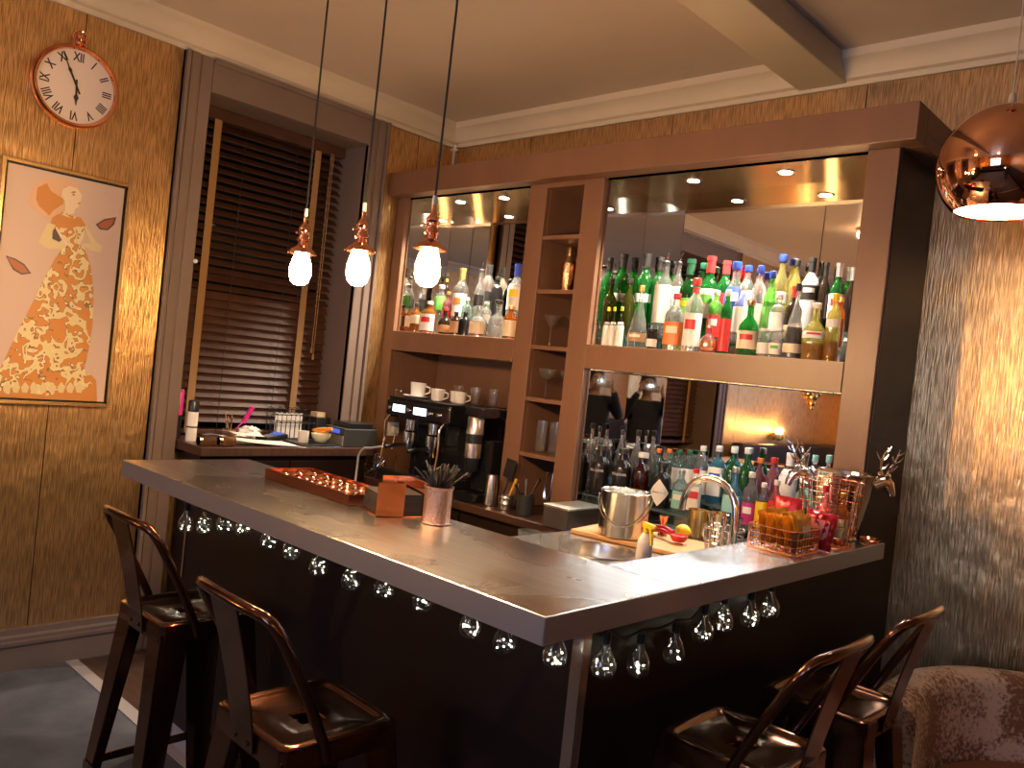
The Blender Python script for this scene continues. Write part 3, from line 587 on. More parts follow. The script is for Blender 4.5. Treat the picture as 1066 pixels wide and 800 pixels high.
YT=[-.300,-.165,-.056]; GRU='bottles on the upper right shelf'
def U_(px,py,t,w,label,tier=UT,ys=YT,nm='bottle',off=0,grp=GRU,**k):
    y=ys[t]+off; p=at(px,py,'y',y); d=(p-CAM).dot(fwd); r=min(w*d/F/2*(.86 if k.get('sq') else .94),.046)
    top=1.13 if k.get('capstyle')=='pourer' else (1.07 if k.get('capstyle')=='stopper' else 1.0)
    return bottle(nm,label,(p.x,y,tier[t]+.0005),(p.z-tier[t])/top,r,group=grp,**k)
J='in the upper right alcove'
U_(675.2,264.6,2,20,'broad green wine bottle with black foil, tallest of the green row',prof='wine',gl='green',cap='black',capstyle='foil',lab='white',labz=(.3,.42))
U_(687,268.2,2,16,'green wine bottle with black foil directly behind the big white label',prof='wine',gl='green',cap='black',capstyle='foil')
U_(695.5,262,1,20,'clear bottle with a very large white label and chrome pourer',prof='tall',capstyle='pourer',lab='white',labz=(.18,.68))
U_(709,264,2,15,'clear pourer bottle with a white label beside the green-capped bottle',capstyle='pourer',lab='white',labz=(.2,.6))
U_(720.5,270.3,1,22,'dark green bottle with green cap and yellow-green label',prof='wine',gl='dkgreen',cap='green',capstyle='foil',lab='lime',labz=(.3,.5),emb='yellow')
U_(733.5,274.4,2,18,'very dark green bottle with a green cap behind the red-capped vodka',prof='wine',gl='dkgreen',cap='green')
U_(745.4,267,1,23,'tall green vermouth bottle with red foil and red-and-green label',prof='wine',gl='green',cap='red',capstyle='foil',lab='white',labz=(.25,.6),emb='lime')
U_(757.5,272,2,19,'green bottle with bright red foil behind the blue oval label',prof='wine',gl='green',cap='red',capstyle='foil',lab='red',labz=(.2,.5))
for px,s in ((626,'nearest the left jamb'),(636.5,'middle of the three'),(647.5,'beside the tear-shaped flask')):
    U_(px,319.9,0,9.3,'yellow-capped bitters bottle in white paper, '+s,prof='squat',gl='dark',cap='yellow',lab='white',labz=(.02,.62),grp='paper-wrapped bitters bottles')
U_(646,290,1,15,'dark olive bottle behind the yellow-capped bitters',prof='wine',gl='olive',cap='black')
U_(669,297.5,0,21,'clear tear-shaped flask with gold emblem and low label',prof='tear',cap='gold',lab='tan',labz=(.1,.24),emb='white')
U_(680,343,0,12,'tiny dark jar with white label beside the tear-shaped flask',prof='jar',gl='dark',cap='black',lab='white')
U_(705.6,306,0,21,'square clear bottle with red cap and orange oval label',prof='std',sq=.7,cap='red',capstyle='cap',lab='orange',labz=(.1,.5),emb='cream',liq='yellow',lz=.12)
U_(726.5,290,0,20,'clear vodka bottle with red cap and red-lettered white label',prof='std',cap='red',lab='white',labz=(.08,.52),emb='red',neck='red')
U_(740.5,339,0,19,'small round silver-pink flask low in front of the vermouth bottles',prof='round',gl='pink',cap='copper',lab='copper',labz=(.1,.5))
U_(748.6,303,1,15,'slim green bottle with white cap and scarlet label',prof='tall',gl='lime',cap='white',lab='red',labz=(.05,.5),emb='white',off=-.03)
U_(757.5,302,0,13,'tall slim bottle with a deep red label beside the green gin',prof='tall',gl='green',cap='white',lab='red',labz=(.05,.55),off=.03)
U_(766.8,272.7,1,22,'clear bottle with navy cap and tall blue oval label',prof='taper',cap='blue',lab='blue',labz=(.3,.68),emb='white')
U_(780,276.8,2,19,'clear bottle with navy cap, left of the pair behind the green gin',cap='blue',lab='white',labz=(.2,.6))
U_(788.8,276.8,1,15,'clear slim bottle with navy cap, right of the pair behind the green gin',prof='tall',cap='blue',lab='white',labz=(.1,.5))
U_(778,297,1,18,'clear bottle with a broad blank white front label above the green gin',cap='white',lab='white',labz=(.15,.6),off=-.03)
U_(783,312.5,0,23,'rounded green gin bottle with cream label and red wax seal',prof='squat',gl='green',cap='copper',lab='cream',labz=(.12,.44),emb='red')
U_(804.7,282.5,1,16,'pale olive bottle with small navy cap beside the tall yellow bottle',gl='lime',cap='blue',lab='lime',labz=(.1,.5))
U_(797.5,342.6,0,14,'short clear tumbler jar with a white label beside the green gin',prof='jar',cap='white',lab='white')
U_(808.5,342.6,0,14,'short clear tumbler jar with a green-striped label left of the dark bottle',prof='jar',cap='white',lab='white',emb='lime')
U_(810.5,306.8,1,17,'clear bottle with a long white label beneath the tall yellow bottle',prof='tall',cap='white',lab='white',labz=(.05,.62),off=-.03)
U_(821,265.4,2,27,'tall wide pale yellow bottle with white and blue cap',prof='taper',gl='yellow',cap='blue',lab='white',labz=(.35,.5),emb='red')
U_(835,271,2,18,'pale yellow bottle with black cap behind the tapering black-capped bottle',gl='yellow',cap='black')
U_(827.7,298.7,1,18,'dark liqueur bottle with red foil neck left of the clear tapered bottle',prof='wine',gl='dark',cap='red',capstyle='foil',lab='cream',labz=(.08,.32),off=-.03)
U_(835,295.5,0,21,'tapered clear bottle of dark spirit with black cap in the front row',prof='tear',cap='black',liq='dark',lz=.42,lab='cream',labz=(.08,.2))
U_(848.5,269,2,24,'opaque white bottle with black cap and black label band',prof='std',gl='white',cap='black',capstyle='foil',lab='black',labz=(.42,.62),emb='white')
U_(860.2,273.6,2,15,'dark bottle with black foil neck right of the white bottle',prof='wine',gl='dark',cap='black',capstyle='foil')
U_(852.5,316,0,25,'stout yellow bottle with a red and white label in the front row',prof='squat',gl='yellow',cap='white',lab='white',labz=(.38,.5),emb='red',liq='amber',lz=.3)
U_(873.7,274.4,2,20,'green wine bottle with silver foil and white label near the right upright',prof='wine',gl='green',cap='silver',capstyle='foil',lab='white',labz=(.2,.55),emb='red')
U_(884,279.2,2,16,'dark wine bottle with silver foil touching the right upright',prof='wine',gl='dark',cap='silver',capstyle='foil')
U_(867,306,0,15,'slim yellow bottle with a pale shoulder in front of the silver-foiled bottle',prof='tall',gl='yellow',cap='yellow',lab='white',labz=(.5,.62),liq='amber',lz=.3)
U_(876.5,310,1,11,'thin amber bottle in the right corner of the upper right alcove',prof='tall',gl='amber',cap='gold',off=-.03)
# ---- upper left
GLU='bottles on the upper left shelf'
def V_(*a,**k): return U_(*a,grp=GLU,**k)
V_(437,298,2,14,'bottle with pink-red cap, left of the pair behind the glowing bulb',cap='red',capstyle='foil',lab='white',labz=(.1,.5))
V_(447,298,2,15,'bottle with pink-red cap, right of the pair behind the glowing bulb',cap='red',capstyle='foil',lab='cream',labz=(.1,.5))
V_(420.5,318,0,11,'amber whisky bottle in the left front corner of the left alcove',sq=.5,gl='amber',cap='black',lab='cream',labz=(.2,.6))
V_(432,316,0,14,'square amber whisky bottle with cream label left of the white-labelled one',sq=.6,gl='amber',cap='black',lab='cream',labz=(.3,.6))
V_(448,314,0,17,'broad square whisky bottle with white label and round red emblem',sq=.6,gl='amber',cap='white',lab='white',labz=(.08,.6),emb='red')
V_(460.5,297,1,14,'clear bottle with a bright green label and white cap',prof='tall',cap='white',lab='lime',labz=(.35,.7))
V_(464.8,285,2,15,'dark bottle with a yellow neck label behind the green-labelled one',prof='wine',gl='dark',cap='black',neck='yellow')
V_(467.4,304,1,11,'red-orange liqueur bottle between green label and gold cap',gl='pink',cap='gold',lab='red',labz=(.05,.4),off=-.03)
V_(464.5,321,0,19,'squat black liqueur bottle with a wide tan label',prof='round',gl='dark',cap='red',lab='tan',labz=(.08,.36))
V_(482.6,279.6,1,19,'clear bottle with gold cap and blue, white and orange label',cap='gold',capstyle='foil',lab='white',labz=(.15,.55),emb='orange')
V_(475.5,325,0,12,'dark square bottle with tan label right of the squat liqueur',sq=.6,gl='dark',cap='black',lab='tan',labz=(.1,.6))
V_(485,325,0,13,'plain black square bottle in the front row of the left alcove',sq=.6,gl='black',cap='black')
V_(490.6,310.5,1,15,'pale aqua bottle behind the plain black square bottle',gl='teal',cap='white',off=-.03)
V_(499,273,1,21,'decorative clear bottle with pourer and dark blue label',prof='taper',capstyle='pourer',lab='black',labz=(.35,.55))
V_(500,318.7,0,21,'squat clear bottle with golden spirit in the middle of the front row',prof='squat',sq=.3,cap='silver',liq='amber',lz=.16,lab='cream',labz=(.1,.5))
V_(511.2,276,2,19,'clear bottle with black pourer and dark label left of the black bottle',prof='std',cap='black',capstyle='foil',lab='black',labz=(.3,.48))
V_(507,315,1,13,'white-labelled clear bottle between the squat one and the decanter',cap='white',lab='white',off=-.03)
V_(518,288.5,2,13,'slim black bottle behind the cut-glass decanter',prof='tall',gl='black',cap='black')
V_(520.2,313,0,18,'cut-glass square decanter bottle with wide black stopper',sq=.8,prof='squat',cap='black',capstyle='stopper')
V_(540,275.4,1,20,'white-shouldered bottle with blue cap and yellow emblem beside the upright',gl='clear',cap='blue',capstyle='foil',lab='white',labz=(.28,.68),emb='yellow')
V_(533,319,0,16,'whisky bottle with tall cream label next to the upright',gl='amber',cap='gold',lab='cream',labz=(.08,.56),sq=.3)
# ---- lower right
YL=[-.222,-.075]; GLO='bottles on the lower shelf'
def W_(px,py,t,w,label,**k): return U_(px,py,t,w,label,tier=LT,ys=YL,grp=GLO,**k)
W_(621,462.8,0,20,'matt black bottle with pale lettering, left of the two in the lower alcove',off=-.04,prof='gin',gl='black',cap='black',txt=('BULLDOG',.016,.50))
W_(650,467.5,0,21,'matt black bottle with pale lettering, right of the two in the lower alcove',off=-.03,prof='gin',gl='black',cap='black',txt=('BULLDOG',.016,.50))
W_(652.5,448,1,15,'clear long-necked bottle with black cap, left of the long-necked pair',prof='tear',cap='black',off=-.03)
W_(661,447.5,1,22,'clear bell-shouldered bottle with black cap, right of the long-necked pair',prof='tear',cap='black')
W_(670.5,471.7,0,21,'dark ruby bottle with white cap beside the white diamond label',prof='gin',gl='ruby',cap='white')
b=W_(691,481.3,0,24,'rounded black bottle with a large white diamond label',prof='gin',gl='black',cap='black',rz=.35)
hh=max(v.co.z for v in b.data.vertices); rr=max(v.co.x for v in b.data.vertices)
dm=MB(); n=9; vs=[]; fs=[]
for i in range(n+1):
    for j in range(n+1):
        u=(i/n-.5); w=(j/n-.5); a=math.radians(-90)+(u+w)*1.15; z=hh*.34+(u-w)*hh*.30; q=rr*1.02+.0008; vs.append((q*math.cos(a),q*math.sin(a),z))
for i in range(n):
    for j in range(n): k=i*(n+1)+j; fs.append((k,k+1,k+n+2,k+n+1))
dl=dm.add(vs,fs).build('diamond_label',PC['white'],b,smooth=True)
for i,chx in enumerate("HENDRICK'S"):
    a=math.radians(-90)+(i-4.5)*.135; q=rr*1.03+.001
    text_mesh(chx,.010,PC['black'],dl,'lettering',Matrix.Translation((q*math.cos(a),q*math.sin(a),hh*.34))@Matrix.Rotation(a+PI/2,4,'Z')@Matrix.Rotation(PI/2,4,'X'),.0003)
W_(690.4,468,1,14,'pale green bottle with orange cap, left of the orange-capped pair',gl='teal',cap='orange')
W_(699.8,468,1,14,'pale green bottle with orange cap, right of the orange-capped pair',gl='teal',cap='orange')
W_(709,469,1,14,'clear gin bottle with dark green cap, left of the green-capped pair',gl='teal',cap='green',lab='white',labz=(.1,.6))
W_(719,469,1,14,'clear gin bottle with dark green cap, right of the green-capped pair',gl='teal',cap='green',lab='white',labz=(.1,.6))
W_(712,490,0,17,'clear bottle with pale teal label in front of the green-capped pair',gl='teal',cap='silver',lab='teal',labz=(.08,.5),emb='white')
W_(724,488,0,17,'clear bottle with white label and small red crest behind the tap',cap='red',lab='white',labz=(.1,.62),emb='red',sq=.5)
W_(736,465,1,18,'clear square gin bottle with white cap left of the pale blue one',sq=.6,cap='white',lab='white',labz=(.1,.55))
W_(746,464,1,20,'pale blue square gin bottle with dark neck and white cap',sq=.6,gl='blue',cap='white',lab='white',labz=(.12,.62),emb='blue',neck='black')
W_(767,486.7,0,22,'bright blue square bottle with silver cap under the tap arch',prof='squat',sq=.6,gl='blue',cap='silver',lab='teal',labz=(.2,.5))
W_(768.5,466.5,1,17,'green bottle with white cap, left of the white-capped green pair',gl='green',cap='white',prof='wine')
W_(778.3,466.5,1,17,'green bottle with white cap, right of the white-capped green pair',gl='green',cap='white',prof='wine')
W_(784,492,0,16,'clear bottle with pink and magenta label beside the yellow label',cap='white',lab='magenta',labz=(.05,.45),emb='white')
W_(791,477,1,16,'clear pink bottle with coral cap, left of the red-capped pair',gl='pink',cap='orange')
W_(801.3,476,1,16,'clear pink bottle with red cap, right of the red-capped pair',gl='pink',cap='red')
W_(796,503,0,14,'clear bottle with a tall yellow label above the yellow snack packets',cap='white',lab='yellow',labz=(.05,.6))
W_(809,500,0,15,'bottle with a crimson label behind the yellow snack packets',cap='white',lab='red',labz=(.05,.6),gl='pink')
W_(822,472,1,20,'clear bottle with big white neck label left of the stag bucket',cap='white',capstyle='foil',lab='white',labz=(.3,.75))
W_(836,497,0,16,'clear bottle with dark square label behind the wire baskets',lab='black',labz=(.3,.5),cap='white')
W_(852,474.5,1,15,'clear bottle with teal-and-cream cap, left of the pair behind the stag bucket',gl='clear',cap='teal',lab='teal',labz=(.1,.5))
W_(861,474.5,1,15,'clear bottle with teal-and-cream cap, right of the pair behind the stag bucket',gl='clear',cap='teal',lab='pink',labz=(.1,.5))

# settle the bottles so that none touch
BT_=[o for o in bpy.data.objects if o.parent is None and o.name.startswith('bottle') and o.get('category')=='bottle']
R0={o.name:max(math.hypot(v.co.x,v.co.y) for v in o.data.vertices) for o in BT_}; O0={o.name:o.location.copy() for o in BT_}
def near(a,b): return abs(a.location.x-b.location.x)<.12 and abs(a.location.z-b.location.z)<.25 and abs(a.location.y-b.location.y)<.12
def relax(it):
    for _ in range(it):
        for i,a in enumerate(BT_):
            for b in BT_[i+1:]:
                if near(a,b):
                    d=b.location-a.location; d.z=0; g=R0[a.name]*a.scale.x+R0[b.name]*b.scale.x+.0012-d.length
                    if g>0:
                        n=d.normalized() if d.length>1e-5 else Vector((1,0,0)); n.y*=.25; n.normalize()
                        a.location-=n*g*.3; b.location+=n*g*.3
        for o in BT_:
            q=O0[o.name]; o.location.x=min(max(o.location.x,q.x-.022),q.x+.022); o.location.y=min(max(o.location.y,q.y-.008),q.y+.008)
            lo,hi=((.098,1.12) if o.location.x<1.3 else (1.636,2.886)); rr=R0[o.name]*o.scale.x
            o.location.x=min(max(o.location.x,lo+rr+.014),hi-rr-.006); o.location.y=min(o.location.y,-.008-rr)
relax(60)
for k in range(24):
    for i,a in enumerate(BT_):
        for b in BT_[i+1:]:
            if near(a,b):
                d=b.location-a.location; d.z=0; g=d.length-.0012; t=R0[a.name]*a.scale.x+R0[b.name]*b.scale.x
                if t>g:
                    f=max((max(g,.001)/t)**.5,.9)
                    for o in (a,b): o.scale.x*=f; o.scale.y*=f
    relax(6)

# ================================================================== BAR STOOLS
SZ=.77
def make_stool(label,loc,rz):
    r=thing('bar_stool',label,'bar stool',loc,rz,'bronze metal bar stools')
    q=.92; S=.152
    MB().lathe([(S-.004,SZ-.062),(S+.004,SZ-.058),(S+.006,SZ-.02),(S+.004,SZ-.006),(S-.004,SZ),(S-.014,SZ),(S-.022,SZ-.006),(S-.03,SZ-.012),(.06,SZ-.016),(.034,SZ-.017),(.031,SZ-.022),(.031,SZ-.034)],seg=64,sq=q,cap=False).build('seat',BRONZE,r,smooth=True)
    for sx in (-1,1):
        for sy in (-1,1):
            m=MB(); t=.006
            def plate(ax):
                vs=[]
                for z,o,w in ((SZ-.03,.150,.088),(.02,.215,.046)):
                    c=Vector((sx*o,sy*o,z)); ux=Vector((-sx,0,0)) if ax=='x' else Vector((0,-sy,0)); nn=Vector((0,-sy,0)) if ax=='x' else Vector((-sx,0,0))
                    for a,b in ((0,0),(w,0),(w,t),(0,t)): vs.append(c+ux*a+nn*b)
                m.add(vs,[(0,1,2,3),(7,6,5,4)]+[(i,(i+1)%4,4+(i+1)%4,4+i) for i in range(4)])
            plate('x'); plate('y')
            l=m.build('leg',BRONZE,r,bevel=.002)
            o=.217; MB().box(sx*o-(.05 if sx>0 else .002),sx*o+(.002 if sx>0 else .05),sy*o-(.05 if sy>0 else .002),sy*o+(.002 if sy>0 else .05),.001,.026).build('rubber_foot',MATTE,l)
    zf=.24; o=.195
    for a,b in (((-o,-o),(o,-o)),((o,-o),(o,o)),((o,o),(-o,o)),((-o,o),(-o,-o))):
        d=Vector((b[0]-a[0],b[1]-a[1],0)).normalized(); A=Vector((*a,zf)); B=Vector((*b,zf)); n=Vector((-d.y,d.x,0))
        vs=[A+n*.003-Vector((0,0,.013)),A+n*.003+Vector((0,0,.013)),A-n*.003+Vector((0,0,.013)),A-n*.003-Vector((0,0,.013))]
        vs+=[v+(B-A) for v in vs]
        MB().add(vs,[(0,1,2,3),(7,6,5,4)]+[(i,(i+1)%4,4+(i+1)%4,4+i) for i in range(4)]).build('footrest',BRONZE,r)
    # tubular back
    zt=.292; pts=[]
    half=[(.158,-.045,SZ-.045),(.160,-.06,SZ+.0),(.166,-.11,SZ+.10),(.172,-.165,SZ+.20),(.174,-.195,SZ+.25),(.166,-.212,SZ+.277),(.148,-.222,SZ+.289),(.11,-.232,SZ+zt+.002),(.05,-.238,SZ+zt+.004)]
    pts=[Vector(p) for p in half]+[Vector((0,-.239,SZ+zt+.004))]+[Vector((-p[0],p[1],p[2])) for p in reversed(half)]
    MB().tube(pts,.0128,10).build('back_frame',BRONZE,r,smooth=True)
    m=MB(); n=6; vs=[]
    for i in range(n+1):
        t=i/n; y=-.158-.08*t**1.3; z=SZ-.05+(zt+.045)*t; w=.049+.012*t
        for xx,yy in ((-w,.0),(w,.0),(w,-.005),(-w,-.005)): vs.append((xx,y+yy,z))
    fs=[(0,1,2,3),tuple(n*4+k for k in (3,2,1,0))]+[(i*4+k,i*4+(k+1)%4,i*4+4+(k+1)%4,i*4+4+k) for i in range(n) for k in range(4)]
    s=m.add(vs,fs).build('splat',BRONZE,r,bevel=.0015)
    for sx in (-.028,.028): MB().lathe([(.007,0),(.006,.003),(.001,.004)],(sx,-.166,SZ-.03),10,M=Matrix.Rotation(PI/2,3,'X')).build('bolt',BRONZE,s)
    MB().tube([(.158,-.05,SZ-.02),(.10,-.13,SZ-.03),(.0,-.155,SZ-.032),(-.10,-.13,SZ-.03),(-.158,-.05,SZ-.02)],.006,6).build('back_brace',BRONZE,r)
    return r
st=make_stool('dark bronze metal bar stool nearest the left wall, half hidden by its neighbour',(1.70,-2.35,0),.0)
for lb,lc,rz in (('dark bronze metal bar stool in the foreground on the long side of the bar',(2.555,-2.465,0),-.03),('dark bronze metal bar stool nearest the bar corner on the short side',(3.256,-1.665,0),PI/2),('dark bronze metal bar stool by the velvet sofa, further along the short side',(3.262,-1.12,0),PI/2)):
    copy_tree(st,None,lb,lc,rz)
# ================================================================== SOFA
sc=Vector((3.90,-.625,0))
sf=thing('tub_sofa','crushed copper velvet tub sofa with a curved back in the right corner','sofa',tuple(sc))
def arc_sec(r0,r1,z0,ztop,a0,a1,n=40,name='backrest',rad=.05):
    vs=[]; fs=[]; ns=None
    for i in range(n+1):
        t=i/n; a=math.radians(a0+(a1-a0)*t); zt=ztop(a0+(a1-a0)*t)
        sec=[(r0,z0),(r0,zt-rad)]+[((r0+r1)/2-(r1-r0)/2*math.cos(PI*k/8),zt-rad+rad*math.sin(PI*k/8)) for k in range(1,8)]+[(r1,zt-rad),(r1,z0)]
        ns=len(sec)
        for r,z in sec: vs.append((r*math.cos(a),r*math.sin(a),z))
    for i in range(n):
        for k in range(ns): fs.append((i*ns+k,i*ns+(k+1)%ns,(i+1)*ns+(k+1)%ns,(i+1)*ns+k))
    fs.append(tuple(range(ns))); fs.append(tuple(n*ns+k for k in range(ns-1,-1,-1)))
    return MB().add(vs,fs).build(name,VELVET,sf,smooth=True)
def ztop(a):
    e=max(0,abs(a-92)-62)/70; return .735-.17*e*e
arc_sec(.52,.665,.10,ztop,-20,193)
MB().lathe([(.50,.14),(.515,.16),(.515,.36),(.50,.38)],seg=48).build('base',VELVET,sf,smooth=True)
MB().lathe([(.49,.382),(.512,.40),(.512,.43),(.48,.455),(.2,.465),(.001,.467)],seg=48).build('seat_cushion',pbr('copper_velvet_seat',(.20,.065,.03),.6),sf,smooth=True)
for a in (45,135,225,315): MB().lathe([(.018,0),(.024,.10),(.024,.14)],(.45*math.cos(math.radians(a)),.45*math.sin(math.radians(a)),.0),12).build('leg',DARKWOOD,sf)
# ================================================================== ON THE BAR
def prop(name,label,cat,x,y,z,rz=0,group=None): return thing(name,label,cat,(x,y,z),rz,group)
t=prop('copper_tray','shallow copper tray with rows of round hollows lying on the bar top','tray',1.745,-1.905,BT,-.03)
w,d,h=.27,.095,.036; m=MB().box(-w,w,-d,-d+.004,.0005,h).box(-w,w,d-.004,d,.0005,h).box(-w,-w+.004,-d,d,.0005,h).box(w-.004,w,-d,d,.0005,h).box(-w,w,-d,d,.0005,.004)
m.build('tray',pbr('aged_copper',(.24,.085,.05),.3,1),t,bevel=.0012)
m=MB()
for i in range(6):
    for j in range(3):
        m.lathe([(.030,h-.014),(.026,h-.010),(.018,h-.006),(.008,h-.010),(.001,h-.012)],(-w+.05+i*.088,-d+.036+j*.06,0),16,cap=False)
m.box(-w+.004,w-.004,-d+.004,d-.004,h-.018,h-.014).build('dimpled_insert',COPPER,t,smooth=True)
t=prop('napkin_caddy','open copper napkin caddy with dark napkins standing beside the straw cup','caddy',2.135,-1.925,BT,-.35)
m=MB(); s=.082; hh=.105
m.box(-s,s,s-.003,s,.0005,hh).box(s-.003,s,-s,s-.075,.0005,hh).box(-s,-s+.003,-s*.2,s,.0005,hh).box(-s,s,-s,s,.0005,.004).box(-s,s,s-.003,s+.006,hh-.003,hh)
m.build('caddy',COPPER,t,bevel=.001)
for k in range(9): MB().box(-s+.008,s-.012,-s+.008,s-.012,.005+k*.007,.0115+k*.007,rot=(0,0,random.uniform(-.03,.03))).build('napkin',MATTE,t)
t=prop('straw_cup','cross-hatched copper cup stuffed with black straws','cup',2.318,-1.905,BT)
m=MB().lathe([(.041,.0005),(.045,.003),(.0425,.006),(.0425,.106),(.0455,.109),(.0455,.114),(.041,.114),(.040,.02),(.001,.02)],seg=32,cap=False)
m.build('cup',pbr('hatched_copper',(.55,.36,.26),.33,1,bump=.6,bscale=160),t,smooth=True)
m=MB()
for k in range(26):
    c=m.tube([(.041*math.cos(a),.041*math.sin(a),.008+.1*i/12) for i in range(13) for a in [2*PI*k/26*1.0+(i/12)*1.9*(1 if k%2 else -1)]],.0006,4)
m.build('hatching',pbr('cup_hatch',(.8,.62,.5),.25,1),t)
for k in range(46):
    a=random.uniform(0,2*PI); r=random.uniform(0,.030); tl=random.uniform(.0,.055); b=a+random.uniform(-.8,.8); z=random.uniform(.155,.185)
    MB().tube([(r*math.cos(a)*.5,r*math.sin(a)*.5,.022),(r*math.cos(a)*1.12,r*math.sin(a)*1.12,.114),((r+.01)*math.cos(a)+tl*math.cos(b),(r+.01)*math.sin(a)+tl*math.sin(b),z)],.0026,6).build('straw',CORDM,t)
def wiregrid(ringpts,z0,z1,nv,nh,r,scale0=1,scale1=1):
    """basket walls: closed outline (xy) swept from z0 to z1"""
    m=MB(); n=len(ringpts)
    for j in range(nh+1):
        q=j/nh; s=scale0+(scale1-scale0)*q; z=z0+(z1-z0)*q
        m.tube([(x*s,y*s,z) for x,y in ringpts],r*(1.5 if j in(0,nh) else 1),6,closed=True)
    step=max(1,n//nv)
    for i in range(0,n,step):
        x,y=ringpts[i]; m.tube([(x*scale0,y*scale0,z0),(x*scale1,y*scale1,z1)],r,5)
    return m
def rrect(a,b,rad,n=8):
    o=[]
    for cx,cy,s in ((a-rad,b-rad,0),(-a+rad,b-rad,1),(-a+rad,-b+rad,2),(a-rad,-b+rad,3)):
        o+=[(cx+rad*math.cos(PI/2*(s+k/n)),cy+rad*math.sin(PI/2*(s+k/n))) for k in range(n)]
        nx=((-a+rad,b),(-a,-b+rad),(a-rad,-b),(a,b-rad))[s]; e=o[-1]
        for k in range(1,8): o.append((e[0]+(nx[0]-e[0])*k/8,e[1]+(nx[1]-e[1])*k/8))
    return o
t=prop('wire_basket','low copper wire basket of yellow snack packets at the end of the bar','basket',3.008,-1.008,BT)
m=wiregrid(rrect(.082,.092,.012),.004,.078,32,3,.0016)
for k in range(5): m.tube([(-.08,-.07+k*.035,.004),(.08,-.07+k*.035,.004)],.0014,5)
m.build('wire_frame',COPPER,t,smooth=True)
def pillow(name,w,h,th,mat,label,cat,loc,rot,group=None,crinkle=.004,seed=1):
    rnd=random.Random(seed); n=12; top=[];bot=[]
    for j in range(n+1):
        for i in range(n+1):
            u=i/n*2-1; v=j/n*2-1; p=max(0,(1-u**4))*max(0,(1-abs(v)**3)); p=p**.55
            e=rnd.uniform(-crinkle,crinkle)+ (crinkle*1.2*math.sin(u*26) if abs(v)>.86 else 0)
            top.append((u*w/2*(1-.05*p),v*h/2,th/2*p+e*(.4+.6*p)+.0004)); bot.append((u*w/2*(1-.05*p),v*h/2,-th/2*p+e*.4-.0004))
    vs=top+bot; b=len(top); fs=[]
    for j in range(n):
        for i in range(n):
            k=j*(n+1)+i; fs.append((k,k+1,k+n+2,k+n+1)); fs.append((b+k,b+k+n+1,b+k+n+2,b+k+1))
    edge=[i for i in range(n+1)]+[j*(n+1)+n for j in range(1,n+1)]+[n*(n+1)+i for i in range(n-1,-1,-1)]+[j*(n+1) for j in range(n-1,0,-1)]
    for a,c in zip(edge,edge[1:]+edge[:1]): fs.append((a,b+a,b+c,c))
    o=MB().add(vs,fs).build(name,mat,None,smooth=True); o.location=loc; o.rotation_euler=rot
    return tag(o,label,cat,group)
YEL=pbr('yellow_foil',(.70,.31,.025),.3,.35); REDF=pbr('red_foil',(.42,.015,.03),.28,.35)
yl=['yellow snack packet in the low wire basket, on the side towards the sink','second yellow snack packet from the sink side of the low wire basket','middle yellow snack packet of five in the low wire basket','fourth yellow snack packet from the sink side of the low wire basket','yellow snack packet in the low wire basket, facing the bar stools']
for k in range(5):
    p=pillow('snack_packet',.145,.112,.016,YEL,yl[k],'snack packet',(2.953+.029*k,-1.008+.004*(k%2),BT+.070+.006*(k%2)),(math.radians(80),math.radians(3*(k%3-1)),math.radians(90+(-1)**k*3)),'yellow snack packets',seed=k+2)
    e=MB(); e.box(-.030,.030,-.02,.02,.0128,.0134).build('printed_panel',pbr('packet_print',(.75,.6,.42),.5),p)
p=pillow('snack_packet',.10,.125,.036,REDF,'red foil snack packet leaning against the tall wire basket','snack packet',(3.066,-.872,BT+.068),(math.radians(74),math.radians(6),math.radians(16)),seed=11,crinkle=.008)
MB().prism([(-.03,-.032),(.03,-.032),(.03,.032),(-.03,.032)],.001,lambda u,v,w:(u,v,.0185+w)).build('printed_panel',pbr('packet_print_red',(.55,.16,.15),.45),p)
p=pillow('snack_packet',.10,.15,.03,REDF,'red foil snack packet standing behind the yellow packets','snack packet',(2.945,-.868,BT+.082),(math.radians(86),0,math.radians(4)),seed=13)
t=prop('wire_basket','tall tapered copper wire basket standing in front of the stag-head bucket','basket',3.030,-.722,BT)
cir=[(math.cos(2*PI*k/56),math.sin(2*PI*k/56)) for k in range(56)]
m=wiregrid(cir,.003,.225,18,6,.0016,.086,.108)
for k in range(-3,4): e=math.sqrt(.086**2-(k*.024)**2); m.tube([(-e,k*.024,.003),(e,k*.024,.003)],.0014,5)
m.build('wire_frame',COPPER,t,smooth=True)
bottle('bottle','small pink bottle standing inside the tall copper wire basket',(3.02,-.735,BT+.006),.20,.026,'std','pink','red',lab='magenta',labz=(.1,.5))
bottle('bottle','small amber bottle standing inside the tall copper wire basket',(3.065,-.69,BT+.006),.18,.024,'std','amber','gold',lab='cream',labz=(.1,.5))
